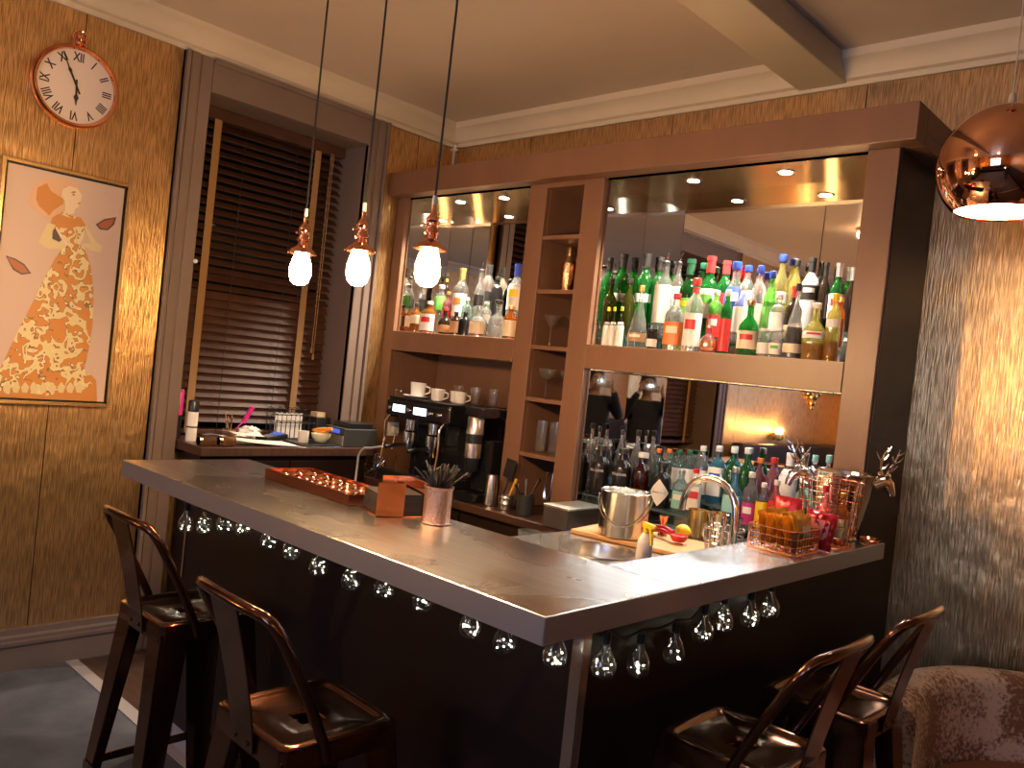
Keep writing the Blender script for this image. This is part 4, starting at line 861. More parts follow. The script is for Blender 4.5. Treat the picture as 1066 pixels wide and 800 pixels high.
# stag bucket
bc_=at(879,494,'y',-.505)
t=prop('stag_ice_bucket','polished silver ice bucket with stag-head handles at the end of the bar','ice bucket',bc_.x-.01,-.505,BT,YAW)
H=.245
MB().lathe([(.070,.0005),(.078,.004),(.070,.012),(.082,.05),(.103,.15),(.112,.225),(.120,.238),(.124,.243),(.120,H),(.112,.240),(.105,.20),(.09,.08),(.07,.02),(.001,.018)],seg=40,cap=False).build('bucket',CHROME,t,smooth=True)
def stag(s):
    x0=s*.118
    K=1.15; k=lambda v: Vector((x0+(v[0]-x0)*K,v[1]*K,.205+(v[2]-.205)*K))
    me=MB()
    J=[((0,0,0),.021),((.022,0,.012),.022),((.040,0,.018),.023),((.052,0,.006),.019),((.062,0,-.012),.013),((.068,0,-.028),.009)]
    me.tube([k((x0+s*a[0],a[1],.205+a[2])) for a,_ in J],.02,12,rr=[r*K for _,r in J])
    for e in (-1,1):
        me.tube([k((x0+s*.036,e*.014,.232)),k((x0+s*.034,e*.03,.243)),k((x0+s*.032,e*.044,.243))],.006,8,rr=[.007,.011,.001])
    h=me.build('stag_head',CHROME,t,smooth=True)
    for e in (-1,1):
        a=MB(); B=Vector((x0+s*.038,e*.010,.236))
        main=[B,B+Vector((s*-.004,e*.018,.02)),B+Vector((s*.002,e*.034,.045)),B+Vector((s*.012,e*.036,.072)),B+Vector((s*.020,e*.028,.095))]
        a.tube([k(v) for v in main],.004,7,rr=[.006,.0055,.005,.004,.0015])
        for i,dv in ((1,Vector((s*.026,e*.004,.014))),(2,Vector((s*.026,e*.010,.018))),(3,Vector((s*.024,e*.010,.018))),(2,Vector((s*-.012,e*.014,.022)))): a.tube([k(main[i]),k(main[i]+dv*.6),k(main[i]+dv+Vector((0,0,.008)))],.003,6,rr=[.0045,.0036,.0012])
        a.build('antler',CHROME,h,smooth=True)
stag(1); stag(-1)
t=prop('copper_dish','small flat copper dish at the far end of the bar','dish',3.045,-.500,BT)
bpy.data.objects.remove(t)
t=prop('copper_dish','small flat copper dish on the far end of the bar beside the stag bucket','dish',3.083,-.440,BT)
MB().lathe([(.030,.0005),(.036,.008),(.0375,.012),(.0355,.012),(.029,.004),(.001,.004)],seg=28,cap=False).build('dish',COPPER,t,smooth=True)
# ================================================================== SINK AREA
for i,(px,py,lb) in enumerate(((551,570,'clear tumbler leftmost of the glasses beside the sink'),(574,572,'clear tumbler between two others beside the sink'),(594,570,'clear tumbler nearest the sink bowl'))):
    p=at(px,553+3*i,'y',-1.50+.02*i); H=p.z-WZ; t=prop('tumbler',lb,'glass',max(p.x,2.15),p.y,WZ+.0005,0,'tumblers beside the sink')
    MB().lathe([(.032,0),(.034,.002),(.038,H),(.0365,H),(.033,.012),(.001,.011)],seg=24,cap=False).build('glass',CLEAR,t,smooth=True)
p=at(668,562,'z',WZ)
t=prop('chopping_board','pale wooden chopping board on the worktop behind the sink','board',2.36,-.83,WZ,.15)
MB().box(-.24,.24,-.16,.16,.0005,.018).build('board',pbr('beech_board',(.50,.27,.11),.5,noise=.12,nscale=6,stretch=(1,9,1)),t,bevel=.004)
t=prop('ice_pail','brushed steel ice pail with swing handle on the chopping board','pail',2.315,-.915,WZ+.019,.5)
MB().lathe([(.088,.0005),(.094,.004),(.097,.17),(.100,.175),(.097,.177),(.092,.172),(.090,.01),(.001,.008)],seg=40,cap=False).build('pail',pbr('pail_steel',(.7,.66,.6),.2,1),t,smooth=True)
MB().tube([(.0985*math.cos(a)*1.03,.104*math.sin(a)*1.0-.0,.150-.085*max(0,math.sin(a))) if False else (.103*math.cos(a),-.104*math.sin(a),.150-.10*math.sin(a)) for a in [PI*k/20 for k in range(21)]],.003,6).build('swing_handle',CHROME,t,smooth=True)
MB().lathe([(.006,0),(.008,.006),(.001,.008)],(.100,0,.150),10,M=Matrix.Rotation(PI/2,3,'Y')).lathe([(.006,0),(.008,.006),(.001,.008)],(-.100,0,.150),10,M=Matrix.Rotation(-PI/2,3,'Y')).build('handle_lug',CHROME,t)
m=MB()
for k in range(26):
    a=random.uniform(0,6.28); r=random.uniform(0,.065); m.box(-.012,.012,-.012,.012,-.012,.012,rot=(random.random()*3,random.random()*3,0)) if False else m.box(r*math.cos(a)-.012,r*math.cos(a)+.012,r*math.sin(a)-.012,r*math.sin(a)+.012,.150+random.uniform(-.004,.014),.172+random.uniform(-.004,.012),rot=(random.random(),random.random(),random.random()))
o=m.build('ice',glass('ice_cubes',(.9,.95,.95),.4),t)
t=prop('steel_box','long steel counter box beside the shelf column','box',1.715,-.50,.899,-.0)
MB().box(-.075,.075,-.10,.17,.001,.098).build('body',STEELX,t,bevel=.003)
MB().box(-.078,.078,-.103,.173,.0985,.108).build('lid',pbr('lit_lid_steel',(.75,.74,.68),.45,.9),t,bevel=.003)  # lid steel made paler to stand in for light on its top
p=at(655,578,'z',WZ)
t=prop('spray_bottle','white spray bottle with yellow trigger head beside the sink','spray bottle',2.565,-1.13,WZ,1.1); t.scale=(.76,.76,.76)
MB().lathe([(.036,.0005),(.039,.006),(.039,.075),(.034,.10),(.018,.125),(.014,.13)],seg=24,sx=1,sy=.75).build('body',pbr('milky_plastic',(.75,.66,.62),.4),t,smooth=True)
h=MB().lathe([(.016,.128),(.016,.145),(.012,.15)],seg=16).box(-.014,.014,-.016,.016,.148,.168).box(-.011,.011,-.062,.026,.152,.176)
h.build('trigger_head',pbr('yellow_plastic',(.80,.50,.02),.35),t,bevel=.003)
MB().prism([(-.03,.152),(-.045,.152),(-.060,.122),(-.066,.085),(-.056,.082),(-.048,.115)],.014,lambda u,v,w:(w-.007,u,v)).build('trigger',pbr('yellow_plastic',(.80,.50,.02),.35),t,bevel=.002)
MB().lathe([(.007,0),(.009,.004),(.009,.016),(.005,.018)],(0,-.062,.166),12,M=Matrix.Rotation(PI/2,3,'X')).build('nozzle',pbr('yellow_plastic',(.80,.50,.02),.35),t)
t=prop('citrus_squeezer','red hand-held citrus squeezer lying on the chopping board','squeezer',2.50,-.80,WZ+.018,-.2)
RED=pbr('red_enamel',(.55,.02,.02),.25)
MB().lathe([(.006,.006),(.024,.010),(.032,.022),(.034,.034),(.030,.035),(.02,.024),(.001,.018)],seg=20,cap=False).build('press_cup',RED,t,smooth=True)
MB().tube([(-.03,0,.030),(-.09,0,.034),(-.15,0,.022)],.008,8).build('handle',RED,t,smooth=True)
MB().tube([(-.03,0,.038),(-.09,.012,.046),(-.15,.016,.036)],.007,8).build('handle',RED,t,smooth=True)
def P_at(px,py,z): q=at(px,py,'z',z); return q.x,q.y
x,y=P_at(697,560,WZ+.018)
t=prop('lemon','whole yellow lemon on the worktop beside the white mug','lemon',2.43,-.655,WZ+.027+.018)
MB().lathe([(.001,-.036),(.006,-.033),(.014,-.027),(.023,-.014),(.026,0),(.023,.014),(.014,.027),(.006,.034),(.001,.038)],seg=20,M=Matrix.Rotation(PI/2,3,'Y')).build('fruit',pbr('lemon_skin',(.85,.62,.03),.45,bump=.3,bscale=200),t,smooth=True)
t=prop('mug','white mug beside the wire cutlery rack','mug',2.560,-.600,WZ,.3)
MB().lathe([(.030,.0005),(.036,.004),(.038,.095),(.035,.095),(.033,.01),(.001,.008)],seg=24,cap=False).build('body',WHITE,t,smooth=True)
MB().tube([(-.036,0,.075),(-.058,0,.07),(-.062,0,.045),(-.05,0,.022),(-.035,0,.02)],.005,8).build('handle',WHITE,t,smooth=True)
t=prop('wire_rack','round wire rack of loose cutlery standing under the tap arch','rack',2.66,-.75,WZ)
m=wiregrid([(.075*a,.075*b) for a,b in cir],.003,.11,14,4,.0016,.8,1)
m.build('wire_frame',CHROME,t,smooth=True)
for k in range(9):
    a=k*.70; b=a+.55; q=.046 if k<8 else .0
    o=MB().tube([(q*math.cos(a),q*math.sin(a),.012),(q*math.cos(a)*1.05,q*math.sin(a)*1.05,.09),((q+.014)*math.cos(a+.12),(q+.014)*math.sin(a+.12),.15+.006*(k%3))],.003,6,rr=[.003,.003,.006]).build('fork' if k%2 else 'spoon',CHROME,None,smooth=True); o.location=(2.66,-.75,WZ)
    tag(o,'loose steel utensil standing in the round wire rack under the tap','utensil','loose utensils in the wire rack')
t=prop('mixing_glass','straight clear mixing glass at the right of the tap','glass',2.80,-.70,WZ)
MB().lathe([(.040,.0005),(.043,.004),(.045,.12),(.043,.12),(.040,.014),(.001,.012)],seg=28,cap=False).build('glass',CLEAR,t,smooth=True)
for (x,y,lb) in ((2.40,-.50,'tall gold-sided tin at the left of the white mug'),(2.48,-.47,'second gold-sided tin behind the lemon')):
    t=prop('cocktail_tin',lb,'tin',x,y,WZ,0,'gold tins behind the lemon')
    MB().lathe([(.032,.0005),(.036,.004),(.041,.115),(.0425,.118),(.039,.118),(.034,.01),(.001,.009)],seg=24,cap=False).build('tin',pbr('gold_tin',(.8,.62,.3),.2,1),t,smooth=True)
t=prop('jigger','small copper double jigger between the pail and the lemon','jigger',2.375,-.72,WZ+.018)
MB().lathe([(.020,.0005),(.019,.002),(.008,.04),(.019,.078),(.0205,.08)],seg=20).build('cups',COPPER,t,smooth=True)
# ================================================================== SHELF COLUMN CONTENTS
cx=lambda px,py,y: at(px,py,'y',y).x
z=CSH[1]
t=prop('cocktail_shaker','tall hammered copper cocktail shaker in the shelf column','shaker',1.315,-.22,z)
HAM=pbr('hammered_copper',(.80,.45,.22),.18,1,bump=.5,bscale=90)
MB().lathe([(.034,.0005),(.036,.003),(.043,.15),(.040,.165)],seg=28).build('tin',HAM,t,smooth=True)
MB().lathe([(.040,.165),(.030,.195),(.020,.20),(.020,.24),(.016,.248)],seg=24).build('cap',pbr('satin_brass',(.8,.55,.28),.3,1),t,smooth=True)
t=prop('copper_tumbler','hammered copper tumbler beside the shaker in the shelf column','tumbler',1.425,-.20,z)
MB().lathe([(.036,.0005),(.038,.003),(.046,.155),(.044,.155),(.037,.01),(.001,.009)],seg=28,cap=False).build('tin',HAM,t,smooth=True)
def stem(label,x,y,z,bowl,h,grp,name='martini_glass'):
    t=prop(name,label,'glass',x,y,z,0,grp)
    MB().lathe(bowl,seg=24,cap=False).build('bowl',CLEAR,t,smooth=True)
    MB().lathe([(.032,.0005),(.033,.002),(.010,.005),(.0035,.012),(.003,h),(.006,h+.004)],seg=18).build('stem',CLEAR,t,smooth=True)
mart=[(.003,.10),(.02,.118),(.048,.165),(.0475,.165),(.018,.119),(.001,.104)]
coup=[(.004,.095),(.03,.105),(.046,.130),(.048,.155),(.0465,.155),(.044,.131),(.029,.108),(.001,.099)]
for (px,yy,w) in ((1.305,-.30,'left'),(1.42,-.25,'right'),(1.335,-.12,'rear')): stem('martini glass on the third shelf of the column, %s of three'%w,px,yy,CSH[2],mart,.10,'martini glasses on the column shelf')
for (px,yy,w) in ((1.305,-.29,'left'),(1.42,-.25,'right'),(1.345,-.12,'rear')): stem('coupe glass on the fourth shelf of the column, %s of three'%w,px,yy,CSH[3],coup,.095,'coupe glasses on the column shelf','coupe_glass')
for (px,yy,w) in ((1.30,-.28,'leftmost'),(1.335,-.15,'rear left'),(1.385,-.27,'middle'),(1.44,-.20,'rightmost')):
    t=prop('highball_glass','tall highball glass on the fifth shelf of the column, %s of four'%w,'glass',px,yy,CSH[4],0,'highball glasses on the column shelf')
    MB().lathe([(.026,.0005),(.028,.003),(.031,.17),(.0295,.17),(.025,.014),(.001,.012)],seg=22,cap=False).build('glass',CLEAR,t,smooth=True)
CT=.899
def cyl(name,label,cat,x,y,z,prof,mat,part='body',grp=None,**k):
    t=prop(name,label,cat,x,y,z,0,grp); MB().lathe(prof,seg=26,cap=k.get('cap',False)).build(part,mat,t,smooth=True); return t
openp=lambda r,h: [(r*.93,.0005),(r,.003),(r,h),(r*.95,h),(r*.92,.01),(.001,.009)]
p=at(549,536,'z',CT); t=cyl('black_pot','matt black ridged pot of bar tools below the shelf column','pot',1.415,-.48,CT,openp(.043,.105),pbr('ridged_black',(.02,.022,.024),.45),)
for a,l,mt in ((.5,.19,CHROME),(2.2,.17,CHROME),(4,.15,BLACK)):
    o=MB().tube([(.0,.0,.012),(.045*math.cos(a),.03*math.sin(a),l*.75),(.07*math.cos(a),.045*math.sin(a),l)],.005,7,rr=[.004,.005,.011]).build('bar_spoon' ,mt,None,smooth=True); o.location=(1.415,-.48,CT)
    tag(o,'%s bar tool standing in the matt black pot%s'%('black' if mt is BLACK else 'steel',' leaning right' if a<1 else ' leaning left' if a<3 else ''),'bar tool','bar tools in the black pot')
t=cyl('steel_tin','short ribbed steel tin holding a yellow-handled tool below the column','tin',1.275,-.47,CT,[(.036,.0005),(.04,.003),(.04,.03),(.042,.032),(.04,.035),(.04,.06),(.042,.062),(.04,.065),(.04,.078),(.037,.078),(.036,.01),(.001,.009)],STEELX)
o=MB().tube([(0,0,.012),(.022,0,.09),(.048,.01,.165)],.006,8,rr=[.004,.005,.008]).build('yellow_stick',pbr('yellow_handle',(.75,.42,.04),.4),None,smooth=True); o.location=(1.275,-.47,CT); tag(o,'yellow-handled tool standing in the ribbed steel tin','tool')
t=prop('milk_jug','slim upright steel shaker tin beside the coffee grinder','shaker',1.155,-.465,CT)
MB().lathe([(.032,.0005),(.036,.004),(.030,.14),(.027,.16),(.025,.16),(.028,.14),(.03,.01),(.001,.009)],seg=26,cap=False).build('body',STEELX,t,smooth=True)
o=MB().tube([(-.05,-.03,.003),(-.02,-.015,.10),(.012,-.01,.175)],.004,6).build('stirring_rod',BLACK,None); o.location=(1.155,-.465+.0,CT); bpy.data.objects.remove(o)
t=prop('spatula','black spatula propped upright against the shelf column','spatula',1.228,-.435,CT)
MB().tube([(-.02,-.02,.003),(0,0,.10),(.006,.012,.16)],.006,8).build('handle',BLACK,t)
MB().box(-.028,.040,.006,.012,.155,.255,rot=(-.1,.12,0)).build('blade',BLACK,t,bevel=.003)
t=prop('tool_stand','dark cluster of hanging steel strainers in the bottom of the shelf column','stand',1.385,-.22,CT)
MB().lathe([(.05,.0005),(.05,.01),(.01,.02),(.008,.22),(.02,.225),(.02,.235)],seg=18).build('post',BLACK,t,smooth=True)
for k in range(5):
    a=k*1.25; MB().tube([(.01*math.cos(a),.01*math.sin(a),.21),(.05*math.cos(a),.05*math.sin(a),.20),(.055*math.cos(a),.055*math.sin(a),.10),(.05*math.cos(a),.05*math.sin(a),.06)],.005,7,rr=[.003,.004,.006,.016]).build('strainer',CHROME,t,smooth=True)
# ================================================================== COFFEE MACHINE
GB=pbr('gloss_black',(.01,.01,.012),.12,coat=.5)
cm=prop('coffee_machine','black two-group espresso machine with lit displays under the left bottle shelf','coffee machine',.60,-.30,CT)
x0,x1,y0,y1=-.27,.26,-.25,.20
MB().box(x0+.01,x1-.01,y0+.20,y1,.05,.40).build('body',GB,cm,bevel=.008)
MB().box(x0,x1,y0,y1+.0,.375,.49).box(x0-.008,x1+.008,y0-.008,y0+.03,.385,.475).build('upper_housing',GB,cm,bevel=.012)
MB().box(x0,x1,y0+.005,y1,.488,.496).build('cup_warmer',BLACK,cm)
MB().tube([(x0+.02,y0+.03,.49),(x0+.02,y0+.03,.53),(x0+.045,y0+.03,.538),(x0+.07,y0+.03,.53)],.005,7).build('steam_tap',CHROME,cm,smooth=True)
MB().box(x0,x1,y0-.03,y1,.03,.075).build('drip_tray',BLACK,cm,bevel=.005)
MB().box(x0+.02,x1-.02,y0-.025,y0+.18,.075,.079).build('drip_grille',CHROME,cm)
for a in (x0+.03,x1-.03):
    for b in (y0+.02,y1-.03): MB().lathe([(.02,.0005),(.016,.03)],(a,b,0),12).build('foot',CHROME,cm)
LCD=emit('coffee_display',(.55,.75,1),3.2)
for xx in (-.155,.03):
    d=MB().box(xx-.052,xx+.052,y0-.012,y0-.007,.412,.452).build('display',LCD,cm)
for xx in (-.235,-.06,.12,.19): MB().lathe([(.012,0),(.012,.010),(.008,.013)],(xx,y0-.008,.43),14,M=Matrix.Rotation(PI/2,3,'X')).build('button',CHROME,cm,smooth=True)
for xx in (-.13,.07):
    g=MB().lathe([(.045,.24),(.045,.30),(.036,.31),(.036,.376)],(xx,y0+.08,0),24).build('group_head',CHROME,cm,smooth=True)
    MB().lathe([(.028,.205),(.036,.21),(.036,.242)],(xx,y0+.08,0),20).build('portafilter',CHROME,g,smooth=True)
    MB().tube([(xx,y0+.05,.226),(xx,y0-.04,.222),(xx,y0-.10,.212)],.012,10,rr=[.008,.012,.011]).build('portafilter_handle',BLACK,g,smooth=True)
    MB().tube([(xx-.012,y0+.08,.206),(xx-.016,y0+.08,.18)],.007,8).tube([(xx+.012,y0+.08,.206),(xx+.016,y0+.08,.18)],.007,8).build('spout',CHROME,g)
for xx in (x0+.03,x1-.03):
    MB().tube([(xx,y0+.0,.385),(xx,y0-.03,.35),(xx+.005,y0-.03,.22),(xx+.01,y0-.045,.13)],.006,8).build('steam_wand',CHROME,cm,smooth=True)
mug_z=CT+.4965
def cupsaucer(label,x,y,z,sau=True,s=1):
    t=prop('coffee_cup',label,'cup',x,y,z,.6,'white coffee cups on the machine')
    b=.008 if sau else .0005
    if sau: MB().lathe([(.035*s,.0005),(.05*s,.006),(.075*s,.014),(.075*s,.016),(.05*s,.009),(.001,.008)],seg=28,cap=False).build('saucer',WHITE,t,smooth=True)
    MB().lathe([(.026*s,b+.001),(.036*s,b+.008),(.042*s,b+.075*s),(.039*s,b+.075*s),(.034*s,b+.012),(.001,b+.01)],seg=28,cap=False).build('cup',WHITE,t,smooth=True)
    MB().tube([(.04*s,0,b+.06*s),(.062*s,0,b+.055*s),(.064*s,0,b+.032*s),(.038*s,0,b+.018*s)],.0045*s,8).build('handle',WHITE,t,smooth=True)
cupsaucer('white coffee cup on its saucer at the left of the machine top',.475,-.455,mug_z,True,1.12)
cupsaucer('small white cup in the middle of the machine top',.665,-.47,mug_z,False,.95)
cupsaucer('small white cup behind the middle one on the machine top',.70,-.36,mug_z,False,.9)
cupsaucer('small white cup at the right of the machine top',.775,-.40,mug_z,False,.9)
for k,(xx,yy) in enumerate(((.60,-.25),(.68,-.19),(.76,-.27),(.80,-.16))):
    t=prop('water_glass','clear glass on the back of the coffee machine, %s'%('leftmost','second from left','third from left','rightmost')[k],'glass',xx,yy,mug_z,0,'clear glasses on the machine')
    MB().lathe([(.026,.0005),(.027,.002),(.033,.10),(.0315,.10),(.025,.012),(.001,.011)],seg=20,cap=False).build('glass',CLEAR,t,smooth=True)
# grinder
gr=prop('coffee_grinder','black coffee grinder with a banded steel hopper right of the espresso machine','grinder',1.035,-.475,CT)
MB().box(-.07,.07,-.075,.20,.0005,.05).build('base',GB,gr,bevel=.006)
MB().box(-.055,.055,.02,.19,.05,.33).build('body',GB,gr,bevel=.01)
MB().box(-.07,.068,-.06,.195,.45,.50).build('lid',GB,gr,bevel=.01)
MB().lathe([(.040,.23),(.046,.235),(.046,.31),(.043,.312),(.043,.358),(.046,.36),(.046,.445),(.042,.45)],(0,-.035,0),26).build('hopper',pbr('hopper_steel',(.72,.66,.6),.25,1),gr,smooth=True)
MB().lathe([(.0445,.31),(.0445,.36)],(0,-.035,0),26).build('hopper_band',BLACK,gr)
MB().lathe([(.032,.16),(.04,.17),(.04,.232)],(0,-.035,0),20).tube([(0,-.06,.13),(0,-.03,.175)],.015,8).build('doser',BLACK,gr,smooth=True)
t=prop('knock_box','brushed steel knock-out box in front of the espresso machine','box',.93,-.497,CT,.0); t.location=(.87,-.505,CT)
t['label']='brushed steel drawer box under the grinder, in front of the espresso machine'
bpy.data.objects.remove(t)
t=prop('steel_drawer','low brushed steel knock-out drawer at the edge of the back counter','drawer box',1.05,-.70,CT)
bpy.data.objects.remove(t)
# wall socket and white plug
so=tag(MB().box(.0905,.0985,-.345,-.26,1.13,1.215).build('wall_socket',WHITE,None,bevel=.002),'white wall socket beside the coffee machine','socket'); so.location=(0,0,0)
t=prop('power_plug','white plug with a white lead in the socket beside the coffee machine','plug',.099,-.305,1.17)
MB().box(.0005,.035,-.022,.022,-.022,.022).build('plug',WHITE,t,bevel=.005)
MB().tube([(.025,0,-.02),(.03,-.01,-.06),(.03,-.02,-.12)],.004,8).build('lead',WHITE,t,smooth=True)
# swan-neck steel wand and wire rack between window shelf and coffee machine
p0=at(370,500,'y',-.80); p1=at(376,470,'y',-.80); p2=at(398,465,'y',-.80)
t=prop('swan_neck_pipe','thin steel swan-neck pipe rising beside the coffee machine','pipe',p0.x,-.80,0.0)
q=[(0,0,0.001),(0,0,.70),(0,0,p0.z)]+[(.004,0,p1.z-.03),(.02,0,p1.z),(.05,0,p1.z+.022),(.11,0,p1.z+.03),(p2.x-p0.x,0,p2.z)]
MB().tube(q,.006,10).build('pipe',pbr('satin_pipe',(.8,.8,.8),.4,.7),t,smooth=True)
MB().lathe([(.05,.0005),(.05,.012),(.012,.02)],seg=18).build('foot',CHROME,t)
t=prop('wire_drainer','tangled chrome wire glass drainer on the back counter left of the coffee machine','drainer',.20,-.49,CT)
m=MB()
for k in range(8):
    a=random.uniform(-.09,.09); b=random.uniform(-.06,.06)
    m.tube([(a+.045*math.cos(2*PI*i/18),b+.03*math.sin(2*PI*i/18)*(.3+.7*(k%2)),.07+.055*math.sin(2*PI*i/18+k)) for i in range(18)],.0022,5,closed=True)
m.tube([(-.10,-.07,.004),(.10,-.07,.004),(.10,.07,.004),(-.10,.07,.004)],.003,6,closed=True).tube([(-.10,-.07,.06),(.10,-.07,.06),(.10,.07,.06),(-.10,.07,.06)],.003,6,closed=True)
for a in (-.1,.1):
    for b in (-.07,.07): m.tube([(a,b,.004),(a,b,.14)],.003,6)
m.build('wire_frame',CHROME,t,smooth=True)
tag(MB().lathe([(.03,2.99),(.03,3.0),(.012,3.005),(.012,3.03)],(.09,-.03,0),16).lathe([(.012,2.7515),(.012,2.99)],(.09,-.03,0),14).build('sensor_stub',CREAM,None,smooth=True),'small cream pipe stub under the cornice in the corner above the shelves','pipe')
# ================================================================== WINDOW SHELF
SH=1.078
ws=thing('window_shelf','dark wooden shelf under the blind covered with till clutter','shelf',(.15,-1.0,0))
def WS(mb,nm,mt,**k):
    o=Vector(ws.location); mb.v=[tuple(Vector(v)-o) for v in mb.v]; return mb.build(nm,mt,ws,**k)
WS(MB().box(.058,.305,-1.655,-.60,1.032,SH).box(-.17,.058,-1.655,-.665,1.045 if False else 1.032,SH),'shelf_board',DARKWOOD,bevel=.004)
WS(MB().box(.06,.25,-1.63,-.61,.005,1.032),'cupboard',PANEL)
for k in range(2): WS(MB().box(.25,.266,-1.62+k*.50,-1.13+k*.50,.08,1.0),'door',PANEL,bevel=.003)
def onS(px,py): q=at(px,py,'z',SH); return q.x,q.y
t=prop('spray_can','white spray can with black cap at the left end of the window shelf','spray can',.07,-1.60,SH)
MB().lathe([(.026,.0005),(.027,.004),(.027,.15),(.024,.158)],seg=24).build('can',WHITE,t,smooth=True)
MB().lathe([(.0265,.152),(.0265,.205),(.023,.212)],seg=24).build('cap',BLACK,t,smooth=True)
MB().lathe([(.0273,.07),(.0273,.078)],seg=24,cap=False).build('printed_band',BLACK,t)
PINK=pbr('hot_pink_plastic',(.62,.03,.25),.35)
t=prop('pink_bottle','hot pink and black bottle behind the window casing','bottle',-.02,-1.632,SH)
MB().lathe([(.014,.0005),(.016,.004),(.016,.12),(.013,.13)],seg=16).build('body',BLACK,t); MB().lathe([(.0165,.125),(.0165,.25),(.012,.258)],seg=16).build('cap',PINK,t,smooth=True)
t=prop('pencil_cup','small brown pencil cup of pens and scissors on the window shelf','cup',-.015,-1.345,SH)
MB().lathe(openp(.036,.055),seg=20,cap=False).build('cup',pbr('brown_cup',(.34,.19,.09),.6),t,smooth=True)
for k,(a,l,mt) in enumerate(((2.2,.13,TAPE),(3.3,.14,TAPE),(2.75,.12,TAPE),(-.5,.12,BLACK),(-1.2,.10,CHROME))):
    o=MB().tube([(.0,0,.012),(.028*math.cos(a),.02*math.sin(a),.06),(.05*math.cos(a),.03*math.sin(a),l)],.0035,6).build('pen',mt,None); o.location=(-.015,-1.345,SH); tag(o,('ochre pencil, %s in the brown cup'%('leftmost','second','third')[k]) if k<3 else ('black pen standing in the brown cup' if k==3 else 'steel pen standing in the brown cup'),'pen','pens in the brown cup')
o=MB().tube([(0,0,.012),(.03,.03,.07),(.05,.055,.11)],.004,6).tube([(.047,.052,.10),(.075,.085,.19)],.013,8).build('pink_brush',PINK,None,smooth=True); o.location=(-.015,-1.345,SH); tag(o,'hot pink handled brush leaning out of the brown pencil cup','brush')
def sheet(label,pts,z0,bend,group='papers on the window shelf'):
    n=8; A,B,C,D=[Vector((*p,0)) for p in pts]; vs=[]; fs=[]
    for i in range(n+1):
        for j in range(n+1):
            u=i/n; v=j/n; q=A*(1-u)*(1-v)+B*u*(1-v)+C*u*v+D*(1-u)*v; vs.append((q.x,q.y,z0+bend*math.sin(PI*u)*.6+bend*(1-v)**2))
    for i in range(n):
        for j in range(n): k=i*(n+1)+j; fs.append((k,k+1,k+n+2,k+n+1))
    o=MB().add(vs,fs).build('paper_sheet',PAPER,None,smooth=True); s=o.modifiers.new('solid','SOLIDIFY'); s.thickness=.001; return tag(o,label,'paper',group)
sheet('large white sheet of paper lying over the edge of the window shelf',[(.05,-1.54),(.22,-1.47),(.295,-1.10),(.125,-1.22)],SH+.008,.024)
sheet('small white sheet overlapping the large sheet on the window shelf',[(.02,-1.42),(.14,-1.40),(.16,-1.23),(.04,-1.24)],SH+.040,.012)
sheet('small flat receipt beside the card reader on the window shelf',[(.235,-1.09),(.295,-1.09),(.295,-1.05),(.235,-1.05)],SH+.0015,.001)
for k,yy in enumerate((-1.605,-1.50)):
    t=prop('glass_jar','small glass jar lying at the front left of the window shelf, %s'%('outer','inner')[k],'jar',.265,yy,SH+.0265,0,'small jars on the window shelf')
    MB().lathe([(.02,-.04),(.026,-.036),(.026,.02),(.02,.03),(.02,.038)],seg=20,M=Matrix.Rotation(PI/2,3,'X')).build('jar',glass('brown_jar',(.55,.35,.2),.2),t,smooth=True)
    MB().lathe([(.022,.034),(.022,.05)],seg=20,M=Matrix.Rotation(PI/2,3,'X')).build('lid',BRASS,t)
t=prop('card_reader','black card reader with a blue screen on the window shelf','card reader',.035,-1.11,SH+.006,.3)
MB().box(-.045,.045,-.085,.085,.0,.028,rot=(.12,0,0)).build('body',BLACK,t,bevel=.006)
MB().box(-.032,.032,.015,.07,.036,.0375,rot=(.12,0,0)).build('screen',emit('card_reader_screen',(.15,.22,.8),.5),t)
m=MB()
for i in range(3):
    for j in range(4): m.box(-.028+i*.021,-.014+i*.021,-.065+j*.018,-.053+j*.018,.026-.004*(3-j)*.6,.031-.004*(3-j)*.6)
m.build('keypad',pbr('grey_keys',(.25,.25,.26),.5),t)
t=prop('crumpled_bag','crumpled pale paper bag behind the papers on the window shelf','bag',-.06,-1.20,SH); m=MB()
rnd=random.Random(4); n=14; pr=[]
vs=[];fs=[]
for i in range(7):
    for k in range(n):
        a=2*PI*k/n; r=(.055,.06,.055,.05,.042,.03,.012)[i]*(1+rnd.uniform(-.22,.22)); vs.append((r*math.cos(a),r*math.sin(a)*1.3,(.0005,.015,.03,.045,.055,.065,.07)[i]+ (rnd.uniform(-.006,.006) if i else 0)))
for i in range(6):
    for k in range(n): fs.append((i*n+k,i*n+(k+1)%n,(i+1)*n+(k+1)%n,(i+1)*n+k))
fs.append(tuple(range(n))); fs.append(tuple(6*n+k for k in range(n))); m.add(vs,fs).build('bag',PAPER,t)
t=cyl('takeaway_cup','plain white paper cup on the window shelf beside the laptop','cup',.20,-1.015,SH,openp(.030,.065),WHITE)
t=prop('bowl','white bowl with a bread roll on the window shelf','bowl',.20,-.90,SH+.018)
MB().lathe([(.025,.0005),(.03,.003),(.052,.03),(.056,.05),(.053,.05),(.045,.028),(.001,.008)],seg=26,cap=False).build('bowl',pbr('cream_bowl',(.72,.70,.52),.3),t,smooth=True)
o=MB().tube([(-.06,-.02,.062),(-.02,-.005,.066),(.03,.01,.072),(.07,.02,.085)],.016,10,rr=[.006,.017,.018,.010]).build('bread_roll',pbr('orange_crust',(.72,.27,.04),.6,bump=.5,bscale=80),None,smooth=True); o.location=(.20,-.90,SH+.018); tag(o,'orange-crusted bread roll lying across the white bowl','bread')
t=prop('laptop','closed thin dark laptop under the white cup and bowl','laptop',.195,-.945,SH)
